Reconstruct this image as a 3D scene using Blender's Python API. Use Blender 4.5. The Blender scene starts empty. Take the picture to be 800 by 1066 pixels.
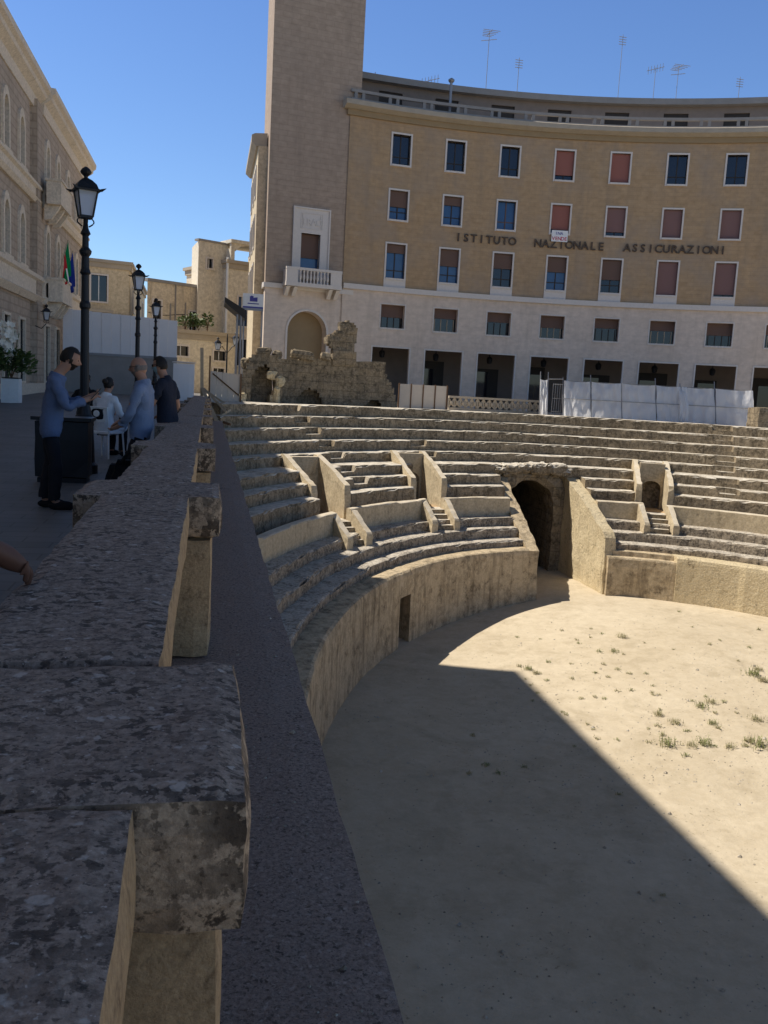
import bpy, math, random
import numpy as np
from mathutils import Vector, Matrix, noise
R = math.radians
rnd = random.Random(7)
S = bpy.context.scene
COL = S.collection

# ------------------------------------------------------------------ camera
F = 925.0; CAMH = 1.43
RHO, TH, PSI = R(3.1), R(7.9), R(11.455)
def ray(x, y):
    u = (x-400)/F; v = -(y-533)/F
    c, s = math.cos(RHO), math.sin(RHO)
    u2 = u*c-v*s; v2 = u*s+v*c
    f = math.cos(TH)+math.sin(TH)*v2; z = -math.sin(TH)+math.cos(TH)*v2
    c, s = math.cos(PSI), math.sin(PSI)
    return Vector((u2*c+f*s, -u2*s+f*c, z))
def atz(x, y, z):
    r = ray(x, y); t = (z-CAMH)/r.z
    return r*t+Vector((0, 0, CAMH))
def aty(x, y, Y):
    r = ray(x, y); t = Y/r.y
    return r*t+Vector((0, 0, CAMH))
cam_d = bpy.data.cameras.new('camera'); cam = bpy.data.objects.new('camera', cam_d); COL.objects.link(cam)
A0 = ray(400, 533); B0 = ray(400+F, 533)-A0; C0 = ray(400, 533-F)-A0
M = Matrix((B0.normalized(), C0.normalized(), -A0.normalized())).transposed().to_4x4()
M.translation = (0, 0, CAMH); cam.matrix_world = M
cam_d.sensor_fit = 'VERTICAL'; cam_d.sensor_height = 36.0; cam_d.sensor_width = 27.0
cam_d.lens = 36.0*F/1066; cam_d.clip_start = .05; cam_d.clip_end = 3000
S.camera = cam

# ------------------------------------------------------------------ light
SUNV = Vector((.65, -.318, -1.0))
world = bpy.data.worlds.new('World'); S.world = world; world.use_nodes = True
nt = world.node_tree; bg = nt.nodes['Background']
sky = nt.nodes.new('ShaderNodeTexSky'); sky.sky_type = 'NISHITA'; sky.sun_disc = False
sky.sun_elevation = math.atan2(1.0, math.hypot(SUNV.x, SUNV.y)); sky.sun_rotation = math.atan2(-SUNV.x, -SUNV.y)
sky.air_density = 1.0; sky.dust_density = .1; sky.ozone_density = 5.0
# a clear sky is brighter in its lower band than overhead
wtc = nt.nodes.new('ShaderNodeTexCoord'); wsep = nt.nodes.new('ShaderNodeSeparateXYZ'); wr = nt.nodes.new('ShaderNodeValToRGB'); wm = nt.nodes.new('ShaderNodeMix')
wm.data_type = 'RGBA'; wm.blend_type = 'MULTIPLY'; wm.inputs[0].default_value = 1
nt.links.new(wtc.outputs['Generated'], wsep.inputs[0]); nt.links.new(wsep.outputs['Z'], wr.inputs[0])
els = wr.color_ramp.elements
while len(els) < 4: els.new(.5)
for e_, (p_, c_) in zip(els, ((0.0, (.66, .715, .78)), (.40, (.58, .665, .82)), (.62, (.46, .43, .40)), (1.0, (.34, .30, .26)))): e_.position = p_; e_.color = (*c_, 1)
nt.links.new(sky.outputs[0], wm.inputs[6]); nt.links.new(wr.outputs[0], wm.inputs[7])
nt.links.new(wm.outputs[2], bg.inputs[0]); bg.inputs[1].default_value = .15
sun_d = bpy.data.lights.new('sun', 'SUN'); sun_d.energy = 4.6; sun_d.angle = R(.53); sun_d.color = (1, .93, .82)
sun = bpy.data.objects.new('sun', sun_d); COL.objects.link(sun)
sun.rotation_euler = SUNV.to_track_quat('-Z', 'Y').to_euler(); sun.location = (0, 0, 60)
S.view_settings.view_transform = 'Standard'; S.view_settings.look = 'None'
S.view_settings.exposure = 0.32; S.view_settings.gamma = 1.0; S.view_settings.use_curve_mapping = False

# ------------------------------------------------------------------ materials
class NT:
    def __init__(s, name):
        s.m = bpy.data.materials.new(name); s.m.use_nodes = True; s.t = s.m.node_tree
        s.b = s.t.nodes['Principled BSDF']; s.b.inputs['Roughness'].default_value = .85
        s.b.inputs['Specular IOR Level'].default_value = .25
        s._c = {}
    def n(s, t, **k):
        x = s.t.nodes.new(t)
        for a, v in k.items(): setattr(x, a, v)
        return x
    def L(s, a, b): s.t.links.new(a, b)
    def co(s, kind='Object'):
        if kind not in s._c:
            tc = s.n('ShaderNodeTexCoord'); s._c[kind] = tc.outputs[kind]
        return s._c[kind]
    def scale(s, sc, kind='Object'):
        mp = s.n('ShaderNodeMapping'); s.L(s.co(kind), mp.inputs[0]); mp.inputs['Scale'].default_value = sc
        return mp.outputs[0]
    def noise(s, scale, detail=5, rough=.6, vec=None, dist=0):
        x = s.n('ShaderNodeTexNoise'); x.inputs['Scale'].default_value = scale; x.inputs['Detail'].default_value = detail
        x.inputs['Roughness'].default_value = rough; x.inputs['Distortion'].default_value = dist
        s.L(vec or s.co(), x.inputs['Vector']); return x.outputs['Fac']
    def voro(s, scale, vec=None, feature='F1'):
        x = s.n('ShaderNodeTexVoronoi', feature=feature); x.inputs['Scale'].default_value = scale
        s.L(vec or s.co(), x.inputs['Vector']); return x.outputs['Distance']
    def ramp(s, fac, pts, mode='LINEAR'):
        x = s.n('ShaderNodeValToRGB'); e = x.color_ramp.elements; x.color_ramp.interpolation = mode
        while len(e) < len(pts): e.new(.5)
        for el, (p, c) in zip(e, pts):
            el.position = p; el.color = (*c, 1) if not isinstance(c, (int, float)) else (c, c, c, 1)
        s.L(fac, x.inputs[0]); return x.outputs[0]
    def mix(s, fac, a, b, blend='MIX'):
        x = s.n('ShaderNodeMix', data_type='RGBA', blend_type=blend)
        for i, v in ((0, fac), (6, a), (7, b)):
            if isinstance(v, (int, float)): x.inputs[i].default_value = v
            elif isinstance(v, tuple): x.inputs[i].default_value = (*v, 1)
            else: s.L(v, x.inputs[i])
        return x.outputs[2]
    def math(s, op, a, b=0):
        x = s.n('ShaderNodeMath', operation=op)
        for i, v in ((0, a), (1, b)):
            if isinstance(v, (int, float)): x.inputs[i].default_value = v
            else: s.L(v, x.inputs[i])
        return x.outputs[0]
    def brick(s, w, h, mortar, vec, c1, c2, cm, offset=.5, smooth=.1):
        x = s.n('ShaderNodeTexBrick'); x.offset = offset
        x.inputs['Scale'].default_value = 1; x.inputs['Brick Width'].default_value = w; x.inputs['Row Height'].default_value = h
        x.inputs['Mortar Size'].default_value = mortar; x.inputs['Mortar Smooth'].default_value = smooth
        for k, c in (('Color1', c1), ('Color2', c2), ('Mortar', cm)): x.inputs[k].default_value = (*c, 1)
        s.L(vec, x.inputs['Vector']); return x.outputs['Color'], x.outputs['Fac']
    def bump(s, h, strength=.5, dist=.02):
        x = s.n('ShaderNodeBump'); x.inputs['Strength'].default_value = strength; x.inputs['Distance'].default_value = dist
        s.L(h, x.inputs['Height'])
        if s.b.inputs['Normal'].is_linked: s.L(s.b.inputs['Normal'].links[0].from_socket, x.inputs['Normal'])
        s.L(x.outputs[0], s.b.inputs['Normal'])
    def col(s, c):
        if isinstance(c, tuple): s.b.inputs['Base Color'].default_value = (*c, 1)
        else: s.L(c, s.b.inputs['Base Color'])
    def set(s, **k):
        for a, v in k.items(): s.b.inputs[a.replace('_', ' ')].default_value = v

def stone(name, c1, c2, dark, amt=.5, sc=1.0, spots=None, bumpd=.03, joints=None, streak=0.0, sunlit_top=None, blot=0.0):
    n = NT(name)
    base = n.mix(n.ramp(n.noise(1.3*sc, 6), [(.3, 0.), (.7, 1.)]), c1, c2)
    fine = n.noise(14*sc, 5, .7)
    base = n.mix(.55, base, n.ramp(fine, [(.3, tuple(x*.62 for x in c1)), (.68, tuple(min(1, x*1.3) for x in c2))]))
    l1 = n.noise(2.2*sc, 8, .72, dist=.3)
    lich = n.ramp(l1, [(.62-.32*amt, 0.), (.74-.26*amt, 1.)])
    l2 = n.ramp(n.noise(9*sc, 4, .75), [(.40, 0.), (.60, 1.)])
    f = n.math('MULTIPLY', n.math('MULTIPLY', lich, l2), .85)
    base = n.mix(f, base, dark)
    if streak:
        st = n.noise(1.0, 5, .7, vec=n.scale((3.5, 3.5, .35)))
        base = n.mix(n.math('MULTIPLY', n.ramp(st, [(.5, 0.), (.72, 1.)]), streak), base, tuple(x*1.2 for x in dark))
    if joints:
        _, jf = n.brick(joints[0], joints[1], .012, n.co('UV'), (1, 1, 1), (1, 1, 1), (0, 0, 0), smooth=.3)
        base = n.mix(n.math('MULTIPLY', jf, .7), base, dark)
        n.bump(n.math('SUBTRACT', 1, jf), .6, .02)
    if spots:
        v = n.ramp(n.noise(7*sc, 3, .5), [(.66, 0.), (.72, 1.)])
        base = n.mix(n.math('MULTIPLY', v, .7), base, spots)
    if sunlit_top:
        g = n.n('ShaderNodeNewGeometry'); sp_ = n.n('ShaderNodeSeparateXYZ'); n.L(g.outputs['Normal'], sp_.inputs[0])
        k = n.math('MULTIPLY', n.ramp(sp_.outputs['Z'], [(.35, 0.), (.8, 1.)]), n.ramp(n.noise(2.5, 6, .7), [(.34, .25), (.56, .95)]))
        base = n.mix(k, base, sunlit_top)  # up-facing faces painted paler for sunlight on the treads, trodden clean in patches
    if blot:
        bb = n.math('MULTIPLY', n.ramp(n.noise(7*sc, 5, .7, dist=.3), [(.47, 0.), (.55, 1.)]), n.ramp(n.noise(1.1*sc, 4), [(.35, .3), (.6, 1.)])); base = n.mix(n.math('MULTIPLY', bb, blot), base, dark)
    n.col(base); n.bump(n.noise(6*max(sc, .8), 8, .7), .7, bumpd); n.bump(n.noise(30*sc, 4, .7), .35, bumpd*.35)
    n.set(Roughness=.95)
    return n.m

def plain(name, c, rough=.6, metal=0.0, var=.12, sc=8, spec=.3):
    n = NT(name)
    n.col(n.mix(n.noise(sc, 5), tuple(x*(1-var) for x in c), tuple(min(1, x*(1+var)) for x in c)))
    n.set(Roughness=rough, Metallic=metal); n.b.inputs['Specular IOR Level'].default_value = spec
    return n.m

def bricks(name, w, h, c1, c2, cm, mortar=.012, weather=(.2, .17, .13), wa=.4, bumps=.4):
    n = NT(name)
    c, f = n.brick(w, h, mortar, n.co('UV'), c1, c2, cm)
    c = n.mix(.5, c, n.mix(n.noise(1.5, 6), tuple(x*.8 for x in c1), tuple(x*1.15 for x in c2)), 'MIX')
    row = n.noise(1, 3, .6, vec=n.scale((2.6, 3.6, 1), 'UV'))
    c = n.mix(.28, c, n.ramp(row, [(.3, tuple(x*.6 for x in c1)), (.7, tuple(x*1.25 for x in c2))]))
    stk = n.ramp(n.noise(1, 5, .65, vec=n.scale((1.3, .10, 1), 'UV')), [(.5, 0.), (.75, 1.)])
    c = n.mix(n.math('MULTIPLY', stk, .35), c, tuple(x*.62 for x in weather))
    wz = n.ramp(n.noise(.35, 7, .65), [(.45, 0.), (.75, 1.)])
    c = n.mix(n.math('MULTIPLY', wz, wa), c, weather)
    n.col(c); n.bump(n.math('SUBTRACT', 1, f), bumps, .01); n.bump(n.noise(25, 3), .15, .01)
    n.set(Roughness=.9)
    return n.m

M_ = {}
M_['seat'] = stone('seat_limestone', (.30, .235, .155), (.40, .325, .225), (.075, .06, .04), .78, 1.0, bumpd=.05, streak=.6, joints=(1.35, 60.0), sunlit_top=(.70, .64, .54), blot=.3)
M_['seat_low'] = stone('seat_limestone_blackened', (.40, .33, .24), (.50, .42, .32), (.05, .042, .034), .65, 1.6, bumpd=.05, streak=.4, joints=(1.1, 3.0), sunlit_top=(.60, .54, .45), blot=.65)
M_['podium'] = stone('podium_limestone', (.52, .40, .25), (.60, .49, .33), (.12, .09, .055), .40, .8, bumpd=.06, streak=.85, blot=.35)
M_['smooth'] = stone('dressed_limestone', (.46, .37, .24), (.54, .45, .31), (.17, .14, .1), .25, .8, bumpd=.02, streak=.3, sunlit_top=(.62, .54, .42))
def lichen(name, c1, c2, black, pale, bs, th, bump=.012, kb=.88):
    n = NT(name)
    c = n.mix(n.ramp(n.noise(3.5, 6, .65), [(.3, 0.), (.7, 1.)]), c1, c2)
    c = n.mix(.6, c, n.ramp(n.noise(70, 4, .7), [(.3, tuple(x*.5 for x in c1)), (.7, tuple(x*1.45 for x in c2))]))
    b1 = n.ramp(n.noise(bs, 4, .62, dist=.25), [(th, 0.), (th+.05, 1.)]); b2 = n.ramp(n.noise(bs*.3, 3, .5), [(.36, .25), (.6, 1.)])
    c = n.mix(n.math('MULTIPLY', n.math('MULTIPLY', b1, b2), kb), c, black)
    b3 = n.ramp(n.noise(bs*2.6, 3, .6), [(.58, 0.), (.64, 1.)]); c = n.mix(n.math('MULTIPLY', b3, .6), c, black)
    if pale:
        p1 = n.ramp(n.noise(bs*.75, 3, .55, vec=n.scale((1, 1, 1.3))), [(.62, 0.), (.68, 1.)]); c = n.mix(n.math('MULTIPLY', p1, .6), c, pale)
        p2 = n.ramp(n.noise(bs*3, 2, .5), [(.69, 0.), (.72, 1.)]); c = n.mix(n.math('MULTIPLY', p2, .6), c, pale)
    n.col(c); n.bump(n.noise(18, 7, .7), .8, bump); n.bump(n.noise(90, 3, .7), .4, bump*.3); n.set(Roughness=.95)
    return n.m
M_['cap'] = lichen('lichen_black_stone', (.32, .235, .18), (.45, .34, .265), (.045, .035, .03), (.76, .65, .56), 34, .50, kb=.74)
M_['ledge'] = lichen('grey_coping_stone', (.275, .20, .155), (.35, .265, .215), (.09, .068, .055), (.52, .42, .35), 60, .55, .01)
M_['pillar'] = stone('warm_tuff', (.43, .295, .165), (.52, .375, .225), (.15, .095, .055), .40, 5, bumpd=.025)
M_['pillar_block'] = lichen('mottled_tuff', (.36, .26, .175), (.46, .345, .24), (.05, .036, .027), None, 24, .455)
M_['ruin'] = stone('ruin_stone', (.24, .19, .125), (.34, .275, .19), (.07, .058, .042), .65, .8, bumpd=.08, joints=(.7, .4), streak=.4)
M_['core'] = stone('rubble_core', (.56, .45, .27), (.68, .57, .38), (.12, .09, .06), .3, 1.6, bumpd=.1)
M_['tower'] = bricks('grey_brown_brick', 1.0, .30, (.37, .28, .21), (.45, .345, .26), (.26, .195, .145), .018, weather=(.33, .26, .205), wa=.35)
M_['brick'] = bricks('ochre_brick', .8, .24, (.43, .285, .155), (.49, .34, .20), (.30, .21, .13), .012, weather=(.34, .28, .225), wa=.8)
M_['trav'] = bricks('travertine', 1.6, .5, (.68, .56, .46), (.75, .63, .525), (.53, .43, .34), .008, weather=(.54, .44, .34), wa=.45)
M_['frame'] = plain('white_stone_frame', (.68, .62, .56))
M_['cornice'] = plain('cornice_stone', (.42, .36, .28), .9, var=.2, sc=2)
M_['band'] = plain('tan_band', (.32, .235, .135), .9, var=.15, sc=2)
M_['dimwall'] = plain('brown_plaster', (.25, .20, .165), .9, var=.2, sc=2)
M_['roofgrey'] = plain('grey_roof_edge', (.30, .28, .26), .9, var=.2, sc=2)
M_['metal'] = plain('black_iron', (.02, .021, .025), .45, .2)
M_['iron_grey'] = plain('grey_steel', (.3, .3, .31), .5, .6)
M_['white'] = plain('white_board', (.78, .76, .76), .7, var=.06, sc=3)
M_['board'] = plain('beige_board', (.60, .52, .43), .75, var=.1, sc=3)
M_['whitepaint'] = plain('white_paint', (.8, .8, .78), .6)
M_['darkroom'] = plain('dark_interior', (.03, .027, .025), .9)
M_['darkwood'] = plain('dark_wood_door', (.045, .035, .028), .6)
M_['wood'] = plain('weathered_wood', (.42, .34, .24), .8, var=.3, sc=12)
M_['woodbrown'] = plain('brown_wood', (.16, .09, .05), .8, var=.3, sc=12)
M_['plaster_y'] = stone('ochre_plaster', (.60, .48, .31), (.67, .56, .39), (.26, .2, .13), .22, .35, bumpd=.006, streak=.45)
M_['plaster_s'] = stone('stained_plaster', (.62, .51, .36), (.70, .60, .45), (.30, .25, .19), .34, .4, bumpd=.006, streak=.7)
M_['plaster_p'] = stone('pale_plaster', (.66, .58, .45), (.74, .67, .54), (.38, .33, .26), .2, .35, bumpd=.006, streak=.35)
M_['pal_trim'] = stone('palazzo_trim', (.66, .56, .44), (.74, .64, .51), (.38, .32, .24), .2, .7, bumpd=.02)
M_['pal_brick'] = bricks('palazzo_masonry', .75, .30, (.43, .34, .26), (.52, .42, .325), (.24, .19, .14), .03, wa=.2, bumps=.7)
M_['awning'] = plain('dark_awning', (.05, .045, .04), .8)
M_['leaf'] = plain('leaf_green', (.085, .125, .04), .6, var=.5, sc=6)
M_['weed'] = plain('olive_weed', (.27, .28, .12), .7, var=.4, sc=20)
M_['drygrass'] = plain('dry_weed', (.36, .33, .18), .7, var=.4, sc=20)
M_['petal'] = plain('white_petal', (.85, .80, .68), .6)
M_['skin'] = plain('skin', (.40, .22, .15), .55, var=.08, sc=30)
M_['skin_tan'] = plain('tanned_skin', (.15, .07, .045), .55, var=.08, sc=30)
M_['hair'] = plain('dark_hair', (.02, .015, .012), .6, var=.4, sc=60)
M_['greyhair'] = plain('grey_stubble', (.2, .17, .15), .8, var=.4, sc=90)
def cloth(name, c):
    n = NT(name); n.col(n.mix(n.noise(9, 6), tuple(x*.8 for x in c), tuple(x*1.2 for x in c)))
    n.set(Roughness=.9); n.bump(n.noise(7, 4, .6, dist=.6), .6, .03); return n.m
M_['denim'] = cloth('denim_blue', (.125, .165, .27)); M_['denim2'] = cloth('chambray_blue', (.20, .25, .36))
M_['trousers'] = cloth('dark_trousers', (.018, .018, .022)); M_['tee'] = cloth('navy_tee', (.02, .024, .04))
M_['whitetee'] = cloth('white_cotton', (.72, .72, .74)); M_['blackcloth'] = cloth('black_cloth', (.012, .012, .014))
M_['maskblue'] = cloth('mask_blue', (.30, .46, .52))
M_['maroon'] = cloth('maroon_cloth', (.09, .025, .02))
M_['green'] = cloth('flag_green', (.0, .20, .06)); M_['red'] = cloth('flag_red', (.45, .02, .03)); M_['blueflag'] = cloth('flag_blue', (.01, .03, .22))
M_['signred'] = plain('sign_red', (.55, .05, .1)); M_['signblue'] = plain('sign_blue', (.08, .08, .3))
M_['letter'] = plain('bronze_letter', (.10, .072, .052), .6)
M_['phone'] = plain('phone_black', (.01, .01, .012), .2)

def glass(name, c, rough=.06):
    n = NT(name); n.col(n.mix(n.noise(1.2, 2), tuple(x*.6 for x in c), tuple(x*1.2 for x in c)))
    n.set(Roughness=rough); n.b.inputs['Specular IOR Level'].default_value = .6; return n.m
M_['glass_dark'] = glass('glass_dark', (.012, .014, .022)); M_['glass_blue'] = glass('glass_blue', (.03, .085, .20), .12)
def shutter(name, c):
    n = NT(name); w = n.n('ShaderNodeTexWave', wave_type='BANDS', bands_direction='Y')
    w.inputs['Scale'].default_value = 5.0; n.L(n.co('UV'), w.inputs['Vector'])
    n.col(n.mix(n.math('MULTIPLY', w.outputs['Fac'], .35), c, tuple(x*.55 for x in c)))
    n.set(Roughness=.7); n.bump(w.outputs['Fac'], .4, .01); return n.m
M_['pink'] = shutter('pink_shutter', (.34, .135, .105)); M_['brown'] = shutter('brown_shutter', (.17, .105, .08)); M_['mauve'] = shutter('mauve_shutter', (.25, .14, .125))
def lampglass():
    n = NT('lamp_glass'); n.col((.62, .66, .72)); n.set(Roughness=.35)
    n.b.inputs['Transmission Weight'].default_value = .35; return n.m
M_['lampglass'] = lampglass()
def tarp():
    n = NT('white_tarp'); n.col(n.mix(n.noise(2, 4), (.80, .80, .81), (.88, .88, .89)))
    n.set(Roughness=.55); n.bump(n.noise(1.0, 4, .6, vec=n.scale((2.5, 2.5, .7))), .8, .12)
    tr = n.n('ShaderNodeBsdfTranslucent'); tr.inputs[0].default_value = (.92, .92, .93, 1)
    mx = n.n('ShaderNodeMixShader'); mx.inputs[0].default_value = .4
    n.L(n.b.outputs[0], mx.inputs[1]); n.L(tr.outputs[0], mx.inputs[2])
    n.L(mx.outputs[0], n.t.nodes['Material Output'].inputs[0]); return n.m
M_['tarp'] = tarp()
def sand():
    n = NT('arena_sand')
    c = n.mix(n.ramp(n.noise(.25, 6, .6), [(.35, 0.), (.65, 1.)]), (.485, .40, .275), (.60, .51, .37))
    c = n.mix(.4, c, n.ramp(n.noise(3, 8, .75), [(.3, (.40, .325, .22)), (.7, (.66, .57, .43))]))
    bl = n.ramp(n.noise(.9, 7, .7, dist=.4), [(.50, 0.), (.66, 1.)]); c = n.mix(n.math('MULTIPLY', bl, .45), c, (.34, .275, .18))
    sp = n.ramp(n.noise(11, 3, .6), [(.64, 0.), (.70, 1.)])
    pt = n.ramp(n.noise(.8, 4), [(.45, 0.), (.6, 1.)])
    c = n.mix(n.math('MULTIPLY', n.math('MULTIPLY', sp, pt), .6), c, (.2, .16, .10))
    n.col(c); n.bump(n.noise(2.2, 8, .7), .6, .06); n.bump(n.noise(25, 4, .7), .4, .012); n.set(Roughness=1.0)
    return n.m
M_['sand'] = sand()
def paving():
    n = NT('grey_paving')
    c, f = n.brick(.5, .25, .008, n.co('UV'), (.15, .145, .145), (.20, .195, .19), (.07, .068, .066))
    c = n.mix(.5, c, n.ramp(n.noise(1.2, 6), [(.3, (.12, .12, .12)), (.7, (.22, .215, .21))]))
    n.col(c); n.bump(n.math('SUBTRACT', 1, f), .5, .01); n.set(Roughness=.6); return n.m
M_['paving'] = paving()
M_['pale_paving'] = stone('pale_limestone_paving', (.46, .41, .34), (.54, .49, .41), (.25, .22, .18), .25, .6, bumpd=.01, joints=(.9, .45))

# ------------------------------------------------------------------ mesh helpers
class MB:
    def __init__(s): s.v = []; s.f = []; s.uv = []; s.mi = []
    def vert(s, p, uv=None): s.v.append(tuple(p)); s.uv.append(uv); return len(s.v)-1
    def face(s, ids, mi=0): s.f.append(tuple(ids)); s.mi.append(mi)
    def poly(s, pts, mi=0): s.face([s.vert(p) for p in pts], mi)
    def hexa(s, P, mi=0):   # 0-3 bottom ccw, 4-7 top
        b = [s.vert(p) for p in P]
        for q in ((3, 2, 1, 0), (4, 5, 6, 7), (0, 1, 5, 4), (1, 2, 6, 5), (2, 3, 7, 6), (3, 0, 4, 7)): s.face([b[i] for i in q], mi)
    def box(s, x0, x1, y0, y1, z0, z1, mi=0, fr=None):
        P = [(x0, y0, z0), (x1, y0, z0), (x1, y1, z0), (x0, y1, z0), (x0, y0, z1), (x1, y0, z1), (x1, y1, z1), (x0, y1, z1)]
        if fr: P = [fr(*p) for p in P]
        s.hexa(P, mi)
    def prism(s, pts, a, b, fn, mi=0):   # pts 2D outline, fn(u,v,w) -> world, w from a to b
        A = [s.vert(fn(u, v, a)) for u, v in pts]; B = [s.vert(fn(u, v, b)) for u, v in pts]
        s.face(A[::-1], mi); s.face(B, mi); k = len(pts)
        for i in range(k): s.face((A[i], A[(i+1) % k], B[(i+1) % k], B[i]), mi)
    def tube(s, pts, rad, seg=8, mi=0, cap=True):
        pts = [Vector(p) for p in pts]; rings = []
        if isinstance(rad, (int, float)): rad = [rad]*len(pts)
        ref = Vector((.3, .2, 1)).normalized()
        for i, p in enumerate(pts):
            d = (pts[min(i+1, len(pts)-1)]-pts[max(i-1, 0)]).normalized()
            a = d.cross(ref if abs(d.dot(ref)) < .95 else Vector((1, 0, 0))).normalized(); b = d.cross(a)
            rings.append([s.vert(p+(a*math.cos(t)+b*math.sin(t))*rad[i]) for t in [2*math.pi*k/seg for k in range(seg)]])
        for r0, r1 in zip(rings, rings[1:]):
            for k in range(seg): s.face((r0[k], r0[(k+1) % seg], r1[(k+1) % seg], r1[k]), mi)
        if cap: s.face(rings[0][::-1], mi); s.face(rings[-1], mi)
    def lathe(s, c, prof, seg=16, mi=0):
        rings = []
        for r, z in prof: rings.append([s.vert((c[0]+r*math.cos(2*math.pi*k/seg), c[1]+r*math.sin(2*math.pi*k/seg), c[2]+z)) for k in range(seg)])
        for r0, r1 in zip(rings, rings[1:]):
            for k in range(seg): s.face((r0[k], r0[(k+1) % seg], r1[(k+1) % seg], r1[k]), mi)
        s.face(rings[0][::-1], mi); s.face(rings[-1], mi)
    def build(s, name, mats, parent=None, smooth=False, weld=False):
        me = bpy.data.meshes.new(name)
        vs = s.v
        if parent is not None:
            inv = PINV[parent.name]; vs = [tuple(inv @ Vector(p)) for p in vs]
        me.from_pydata(vs, [], s.f)
        if not isinstance(mats, (list, tuple)): mats = [mats]
        for m in mats: me.materials.append(M_[m])
        me.polygons.foreach_set('material_index', s.mi)
        ul = me.uv_layers.new(name='UVMap'); data = ul.data
        for p in me.polygons:
            n = p.normal
            for li in p.loop_indices:
                vi = me.loops[li].vertex_index; uv = s.uv[vi]
                if uv is None:
                    q = s.v[vi]
                    if abs(n.z) > .75: uv = (q[0], q[1])
                    elif abs(n.x) > abs(n.y): uv = (q[1], q[2])
                    else: uv = (q[0], q[2])
                data[li].uv = uv
        if smooth: me.polygons.foreach_set('use_smooth', [True]*len(me.polygons))
        me.update()
        o = bpy.data.objects.new(name, me); COL.objects.link(o)
        if parent is not None: o.parent = parent; PINV[o.name] = PINV[parent.name]
        else: PINV[o.name] = Matrix.Identity(4)
        return o
PINV = {}
def tag(o, label=None, cat=None, group=None, kind=None):
    if label: o['label'] = label
    if cat: o['category'] = cat
    if group: o['group'] = group
    if kind: o['kind'] = kind
    return o
def thing(name, label, cat, loc=(0, 0, 0), rz=0, group=None):
    o = bpy.data.objects.new(name, None); COL.objects.link(o); o.empty_display_size = .2
    o.location = loc; o.rotation_euler = (0, 0, rz)
    PINV[o.name] = (Matrix.Translation(loc) @ Matrix.Rotation(rz, 4, 'Z')).inverted()
    return tag(o, label, cat, group)
def copy_tree(o, parent=None):
    c = o.copy(); COL.objects.link(c)
    if parent is not None: c.parent = parent; c.matrix_parent_inverse = o.matrix_parent_inverse.copy()
    for ch in [x for x in COL.objects if x.parent == o]: copy_tree(ch, c)
    return c
def nz(p, sc=1.0, off=0.0): return noise.noise(Vector((p[0]*sc+off, p[1]*sc-off, p[2]*sc+off*.7)))
def rough_box(mb, x0, x1, y0, y1, z0, z1, st=.12, amp=.012, fr=None, sc=2.5, off=0.0, bev=.02, mi=0):
    """box with subdivided faces, rounded edges and a weathered surface"""
    nx = max(1, int((x1-x0)/st)); ny = max(1, int((y1-y0)/st)); nzc = max(1, int((z1-z0)/st))
    ids = {}
    def V(i, j, k):
        key = (i, j, k)
        if key not in ids:
            p = Vector((x0+(x1-x0)*i/nx, y0+(y1-y0)*j/ny, z0+(z1-z0)*k/nzc))
            e = (i in (0, nx))+(j in (0, ny))+(k in (0, nzc))
            c = Vector(((x0+x1)/2, (y0+y1)/2, (z0+z1)/2))
            if e >= 2:
                wear = bev*(.6+1.3*abs(nz(p, min(5, .4/st), off)))
                for ax, (lo, hi, at) in enumerate(((x0, x1, i in (0, nx)), (y0, y1, j in (0, ny)), (z0, z1, k in (0, nzc)))):
                    if at: p[ax] += wear if p[ax] < c[ax] else -wear
            a = amp
            p += Vector((nz(p, sc, off+3), nz(p, sc, off+17), nz(p, sc, off+31)))*a + Vector((nz(p, sc*4, off+5), nz(p, sc*4, off+9), nz(p, sc*4, off+1)))*a*.4
            ids[key] = mb.vert(fr(*p) if fr else p)
        return ids[key]
    for i in range(nx):
        for j in range(ny):
            mb.face((V(i, j, 0), V(i, j+1, 0), V(i+1, j+1, 0), V(i+1, j, 0)), mi); mb.face((V(i, j, nzc), V(i+1, j, nzc), V(i+1, j+1, nzc), V(i, j+1, nzc)), mi)
        for k in range(nzc):
            mb.face((V(i, 0, k), V(i+1, 0, k), V(i+1, 0, k+1), V(i, 0, k+1)), mi); mb.face((V(i, ny, k), V(i, ny, k+1), V(i+1, ny, k+1), V(i+1, ny, k)), mi)
    for j in range(ny):
        for k in range(nzc):
            mb.face((V(0, j, k), V(0, j, k+1), V(0, j+1, k+1), V(0, j+1, k)), mi); mb.face((V(nx, j, k), V(nx, j+1, k), V(nx, j+1, k+1), V(nx, j, k+1)), mi)

# ------------------------------------------------------------------ arena geometry
CX, CY, EA, EB = 13.6, 9.2, 12.2, 22.4
_th = np.linspace(-math.pi, math.pi, 7201)
def _table(t):
    ex = EA*np.sin(_th); ey = EB*np.cos(_th); nx = ex/EA**2; ny = ey/EB**2; l = np.hypot(nx, ny)
    px = ex+t*nx/l; py = ey+t*ny/l
    return np.arctan2(px, py), np.hypot(px, py)
_tabs = {}
def rad(phi, t):
    k = round(t, 2)
    if k not in _tabs: _tabs[k] = _table(k)
    a, r = _tabs[k]; t2 = t-k
    return float(np.interp(phi, a, r))+t2
def pt(phi, t, z):
    r = rad(phi, t); return Vector((CX+r*math.sin(phi), CY+r*math.cos(phi), z))
def sstep(a, b, x):
    t = min(1, max(0, (x-a)/(b-a))); return t*t*(3-2*t)
def floor_z(x, y):
    return -6.78+.75*sstep(6.5, 16.5, x)*sstep(14, 26, y)+.03*nz((x, y, 0), .35)+.012*nz((x, y, 0), 1.6)

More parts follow.
